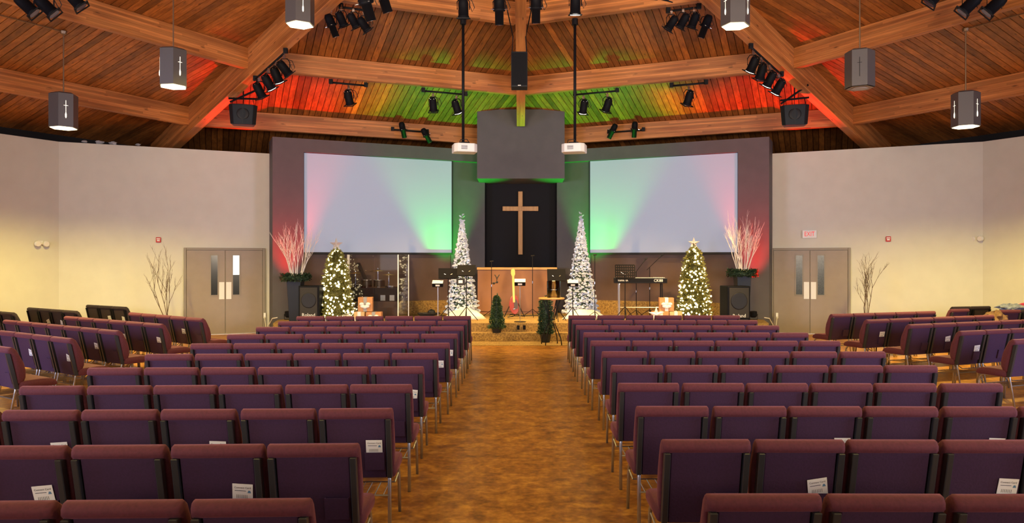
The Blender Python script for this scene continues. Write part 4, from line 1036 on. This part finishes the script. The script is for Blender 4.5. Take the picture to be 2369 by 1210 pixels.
MB().box(-.10, .10, -.02, .02, -.08, .08).build('case', 'dark_plastic', t, bevel=.008); MB().box(-.05, .05, -.024, -.021, -.03, .04).build('front_label', 'ribbon', t); MB().tube([(.1, 0, 0), (.17, .02, .0)], .008, 5).build('clamp_arm', 'black_metal', t)
def mic_stand(px, py_top, Y, label, boom=None, z=SZ, spread=.28):
    t = thing('microphone_stand', label, 'mic stand', (X(px, Y), Y, z)); zt = Z(py_top, Y)-z
    m = MB(); stand_tripod(m, zt, spread, .010, .12); m.build('tripod', 'black_metal', t)
    MB().lathe([(.016, 0), (.016, .06)], 8, c=(0, 0, zt*.55)).build('clutch', 'chrome', t)
    if boom:
        e = Vector((boom[0], -.05, zt+boom[1])); MB().tube([(-boom[0]*.35, 0, zt-boom[1]*.35), e], .008, 6).build('boom', 'black_metal', t)
        d = (e-Vector((0, 0, zt))).normalized(); MB().tube([e, e+d*.1, e+d*.12, e+d*.17], [.012, .014, .026, .020], 8).build('microphone', 'dark_plastic', t)
    else:
        MB().tube([(-.04, 0, zt), (.05, 0, zt+.01)], .014, 8).build('mic_clip', 'dark_plastic', t)
mic_stand(1137, 605, 18.6, 'straight mic stand in front of the half wall')
mic_stand(1232, 592, 18.9, 'tall mic stand behind the guitar beside the cross')
mic_stand(1376, 590, 18.0, 'tall straight mic stand beside the keyboard-side flocked tree')
mic_stand(1472, 628, 18.6, 'boom mic stand reaching over the keyboard', (.16, .22))
mic_stand(1503, 618, 18.85, 'mic stand with raised boom behind the keyboard', (.22, .22))
t = thing('headphones', 'black headphones and cable hanging on the mic stand by the half wall', 'headphones', (X(1150, 18.55), 18.5, Z(650, 18.5)))
MB().tube([(-.06, 0, .16), (-.02, 0, .10), (.0, 0, .04), (-.02, 0, -.04), (-.10, 0, -.06)], .014, 6).build('cable', 'cable_black', t); MB().tube([(.06, 0, .16), (.02, 0, .10), (.0, 0, .06)], .014, 6).build('headband', 'cable_black', t)
for q in ((0, 0, -.03), (-.08, 0, -.06)): MB().ball(q, .03, (1, .8, 1), 8, 5).build('ear_cup', 'dark_plastic', t)
MB().tube([(-.10, 0, -.06), (-.145, .05, -.05)], .008, 5).build('hook', 'black_metal', t)
# guitar on its stand
Yg = 18.9
t = thing('electric_guitar', 'red electric bass guitar with a maple neck leaning on its stand', 'guitar', (X(1190, Yg), Yg, SZ+.07), R(0))
t.rotation_euler = (R(-8), R(-2), 0)
out = []
for i in range(28):
    a = 2*math.pi*i/28; r_ = .165*(1+.16*math.cos(2*a)+.07*math.sin(a*3)); out.append((r_*.85*math.sin(a), .25+r_*1.38*-math.cos(a)*.95))
m = MB(); n = len(out); m.add([(x_, -.022, z_) for x_, z_ in out]+[(x_, .022, z_) for x_, z_ in out], [tuple(range(n)), tuple(range(n, 2*n))[::-1]]+[(i, (i+1) % n, n+(i+1) % n, n+i) for i in range(n)])
m.build('body', 'guitar_red', t, bevel=.006)
m = MB(); pg = [(.0, .12), (.09, .14), (.10, .26), (.07, .36), (.02, .40), (.0, .3)]; n = len(pg); m.add([(x_, -.0235, z_) for x_, z_ in pg]+[(x_, -.028, z_) for x_, z_ in pg], [tuple(range(n)), tuple(range(n, 2*n))[::-1]]+[(i, (i+1) % n, n+(i+1) % n, n+i) for i in range(n)]); m.build('pickguard', 'pickguard', t)
MB().box(-.028, .028, -.036, -.012, .30, .98).build('neck', 'guitar_maple', t, bevel=.004, seg=1)
m = MB(); hd = [(-.03, .98), (.03, .98), (.055, 1.04), (.05, 1.14), (.01, 1.19), (-.045, 1.15), (-.055, 1.05)]; n = len(hd); m.add([(x_, -.034, z_) for x_, z_ in hd]+[(x_, -.016, z_) for x_, z_ in hd], [tuple(range(n)), tuple(range(n, 2*n))[::-1]]+[(i, (i+1) % n, n+(i+1) % n, n+i) for i in range(n)]); m.build('headstock', 'guitar_maple', t)
for k in range(4): MB().ball((-.06+(.005*k), -.02, 1.03+.035*k), .014, (1.5, 1, .7), 6, 4).build('tuner', 'chrome', t)
MB().box(-.03, .03, -.034, -.026, .12, .15).build('bridge', 'chrome', t)
t = thing('guitar_stand', 'black A-frame guitar stand holding the red bass', 'guitar stand', (X(1190, Yg), Yg+.05, SZ))
m = MB(); m.tube([(-.02, .05, .5), (-.26, -.12, .008)], .012, 6); m.tube([(.02, .05, .5), (.26, -.12, .008)], .012, 6); m.tube([(0, .05, .5), (0, .25, .008)], .012, 6); m.build('legs', 'black_metal', t)
m = MB(); m.tube([(-.12, -.12, .05), (-.1, .03, .06), (.1, .03, .06), (.12, -.12, .05)], .012, 6); m.build('cradle', 'black_metal', t)
# keyboard
Yk = 18.25; kx0, kx1 = X(1421, Yk), X(1541, Yk); kz = Z(655, Yk); W = kx1-kx0
t = thing('digital_keyboard', 'long dark stage keyboard resting on a metal stand', 'keyboard', ((kx0+kx1)/2, Yk, kz), R(-2))
MB().box(-W/2, W/2, -.16, .16, 0, .13).build('body', 'dark_plastic', t, bevel=.012)
MB().box(-W/2+.03, W/2-.03, .02, .15, .131, .137).build('keys', 'keys_white', t)
MB().box(-W/2+.01, W/2-.01, -.166, -.161, .02, .11).build('rear_panel', 'black_satin', t)
o = link('brand_lettering', text_mesh('YAMAHA', .062, 'ribbon', 'brand_lettering', .001), t); o.location = (-W/2+.2, -.168, .066); o.rotation_euler = (R(90), 0, 0)
o = link('model_lettering', text_mesh('CK88', .095, 'ribbon', 'model_lettering', .001), t); o.location = (W/2-.22, -.168, .066); o.rotation_euler = (R(90), 0, 0)
for k in range(5): MB().lathe([(.01, .13), (.01, .15)], 8, c=(W/2-.32+.05*k, -.1, 0)).build('knob', 'ribbon', t)
t = thing('keyboard_stand', 'thin metal stand carrying the stage keyboard', 'keyboard stand', ((kx0+kx1)/2, Yk, SZ), R(-2))
hk = kz-SZ-.005
for s in (-1, 1):
    mt = 'steel' if s < 0 else 'black_metal'
    MB().tube([(s*(W/2-.12), -.12, hk), (s*(W/2-.12), -.15, .01)], .016, 6).build('leg', mt, t); MB().tube([(s*(W/2-.12), .12, hk), (s*(W/2-.12), .15, .01)], .016, 6).build('leg', mt, t)
    MB().tube([(s*(W/2-.12), -.14, hk-.015), (s*(W/2-.12), .14, hk-.015)], .014, 6).build('support_arm', mt, t)
MB().tube([(-W/2+.12, .13, .28), (W/2-.12, .13, .28)], .012, 6).build('crossbar', 'steel', t)
# wrought-iron table with candles
Yw = 16.1
t = thing('side_table', 'tall round wrought iron table with curved legs in the aisle', 'table', (X(1276, Yw), Yw, .008))
zt = Z(691, Yw)-.008
MB().lathe([(.27, zt-.012), (.285, zt), (.285, zt+.018), (.27, zt+.024)], 28).build('table_top', 'cap_wood', t)
for k in range(4):
    a = R(45+90*k+12); c_, s_ = math.cos(a), math.sin(a)
    MB().tube([(r_*c_, r_*s_, z_) for r_, z_ in ((.22, zt-.012), (.15, zt-.18), (.07, zt-.42), (.09, zt-.56), (.17, zt-.72), (.235, zt-.86), (.255, .006))], .012, 6).build('leg', 'black_metal', t, smooth=True)
MB().lathe([(.085, zt-.46), (.085, zt-.45), (.07, zt-.45), (.07, zt-.46)], 16).build('ring', 'black_metal', t)
zt2 = .008+zt+.026
t = thing('candle_vase', 'clear glass cylinder vase on the wrought iron table', 'vase', (X(1281, Yw), Yw, zt2))
MB().lathe([(.145, 0), (.15, .002), (.15, .36), (.147, .36), (.147, .006), (.14, .005)], 24).build('glass', 'acrylic', t, smooth=True)
for i, (dx, dy, hh, r_) in enumerate(((-.065, .0, .23, .035), (.0, .04, .36, .033), (.062, -.01, .27, .036))):
    c = thing('pillar_candle', ['short pillar candle in the glass vase', 'tallest pillar candle in the glass vase', 'medium pillar candle in the glass vase'][i], 'candle', (X(1281, Yw)+dx, Yw+dy, zt2+.008), 0, 'candles in the glass vase')
    MB().lathe([(r_, 0), (r_, hh), (r_*.7, hh-.012)], 14).build('wax', 'candle', c); MB().tube([(0, 0, hh-.012), (.004, 0, hh+.015)], .002, 4).build('wick', 'ink', c)
# cables on the stage deck
for i, pts in enumerate(([(1175, 735), (1190, 727), (1215, 729), (1245, 726)], [(960, 735), (985, 730), (1010, 733), (1030, 728)])):
    def ground(px, py): Y = F*(H-SZ)/(py-CY); Y = min(max(Y, 17.2), 19.2); return Vector((X(px, Y), Y, SZ+.012))
    P = [ground(*p) for p in pts]; a = P[0]; t = thing('stage_cable', ['black cable snaking before the guitar', 'black cable lying by the drum shield'][i], 'cable', a)
    MB().tube([p-a for p in P], .011, 6).build('cable', 'cable_black', t, smooth=True)
rg = random.Random(9)
t = thing('cable_heap', 'coiled dark cables and gear heaped by the carpeted plinth', 'cables', (X(988, 18.75), 18.75, SZ))
m = MB()
for k in range(5):
    r_ = .10+.03*k; m.tube([(r_*1.3*math.cos(a_*.5236)+.02*k-.03, r_*.6*math.sin(a_*.5236), .02+.022*k) for a_ in range(13)], .012, 5)
m.build('coil', 'cable_black', t); MB().ball((.1, 0, .13), .09, (1.1, .8, .9), 9, 6, .2, rg).build('gear_bag', 'dark_plastic', t)

# ---------------------------------------------------------------- coloured wash lights on the deck and their fixtures
def wash(x, y, target, col, energy, deg, label, colname):
    t = thing('wash_light', label, 'wash light', (x, y, SZ))
    d = (Vector(target)-Vector((x, y, SZ+.14))).normalized(); q = d.to_track_quat('Z', 'Y').to_euler()
    b = MB().lathe([(.06, -.08), (.085, -.05), (.09, .06), (.08, .065)], 14).build('can', 'black_satin', t); b.location = (0, 0, .14); b.rotation_euler = q
    e = MB().lathe([(.075, .055), (.075, .062)], 14).build('lens', colname, b)
    m = MB(); m.tube([(-.1, 0, .14), (-.1, 0, .01), (.1, 0, .01), (.1, 0, .14)], .01, 6); m.build('bracket', 'black_metal', t)
    l = bpy.data.lights.new('wash', 'SPOT'); l.energy = energy; l.color = col; l.spot_size = R(deg); l.spot_blend = .6; l.shadow_soft_size = .06
    lo = bpy.data.objects.new('wash', l); COL.objects.link(lo); p = Vector((x, y, SZ+.14)) + d*.09; lo.location = p; lo.rotation_euler = d.to_track_quat('-Z', 'Y').to_euler()
emit('led_red', (1, .0, .0), 5); emit('led_green', (.0, 1, .1), 5)
for s, sd in ((-1, 'plain-door side'), (1, 'EXIT side')):
    wash(s*5.70, 18.02, (s*5.45, 17.50, 6), (1, .0, .0), 2300, 58, f'red wash light on the stage behind the planter, {sd}', 'led_red')
    wash(s*1.62, 19.80, (s*2.15, 19.50, 6), (.0, 1, .05), 2000, 58, f'green wash light on the stage behind the flocked tree, {"drum" if s < 0 else "keyboard"} side', 'led_green')
# light thrown by the lit stage spotlights
for px, tgt in ((640, (1.2, 18.2, .6)), (621, (-1.5, 18.4, .6)), (1742, (-1.2, 18.2, .6)), (1781, (1.5, 18.4, .6)), (1801, (3.6, 18.2, .8))):
    p = onhip(px, -.5) + Vector((0, .12, -.1)); spot('spot_beam', p, tgt, 40, 2100, (1, .62, .22), .6)
for px in (1056, 1350):
    p = onpurlin(px, PS[1], -.6, -.15); spot('spot_beam', p, (0, 17.0, .2), 60, 900, (1, .66, .22), .7)
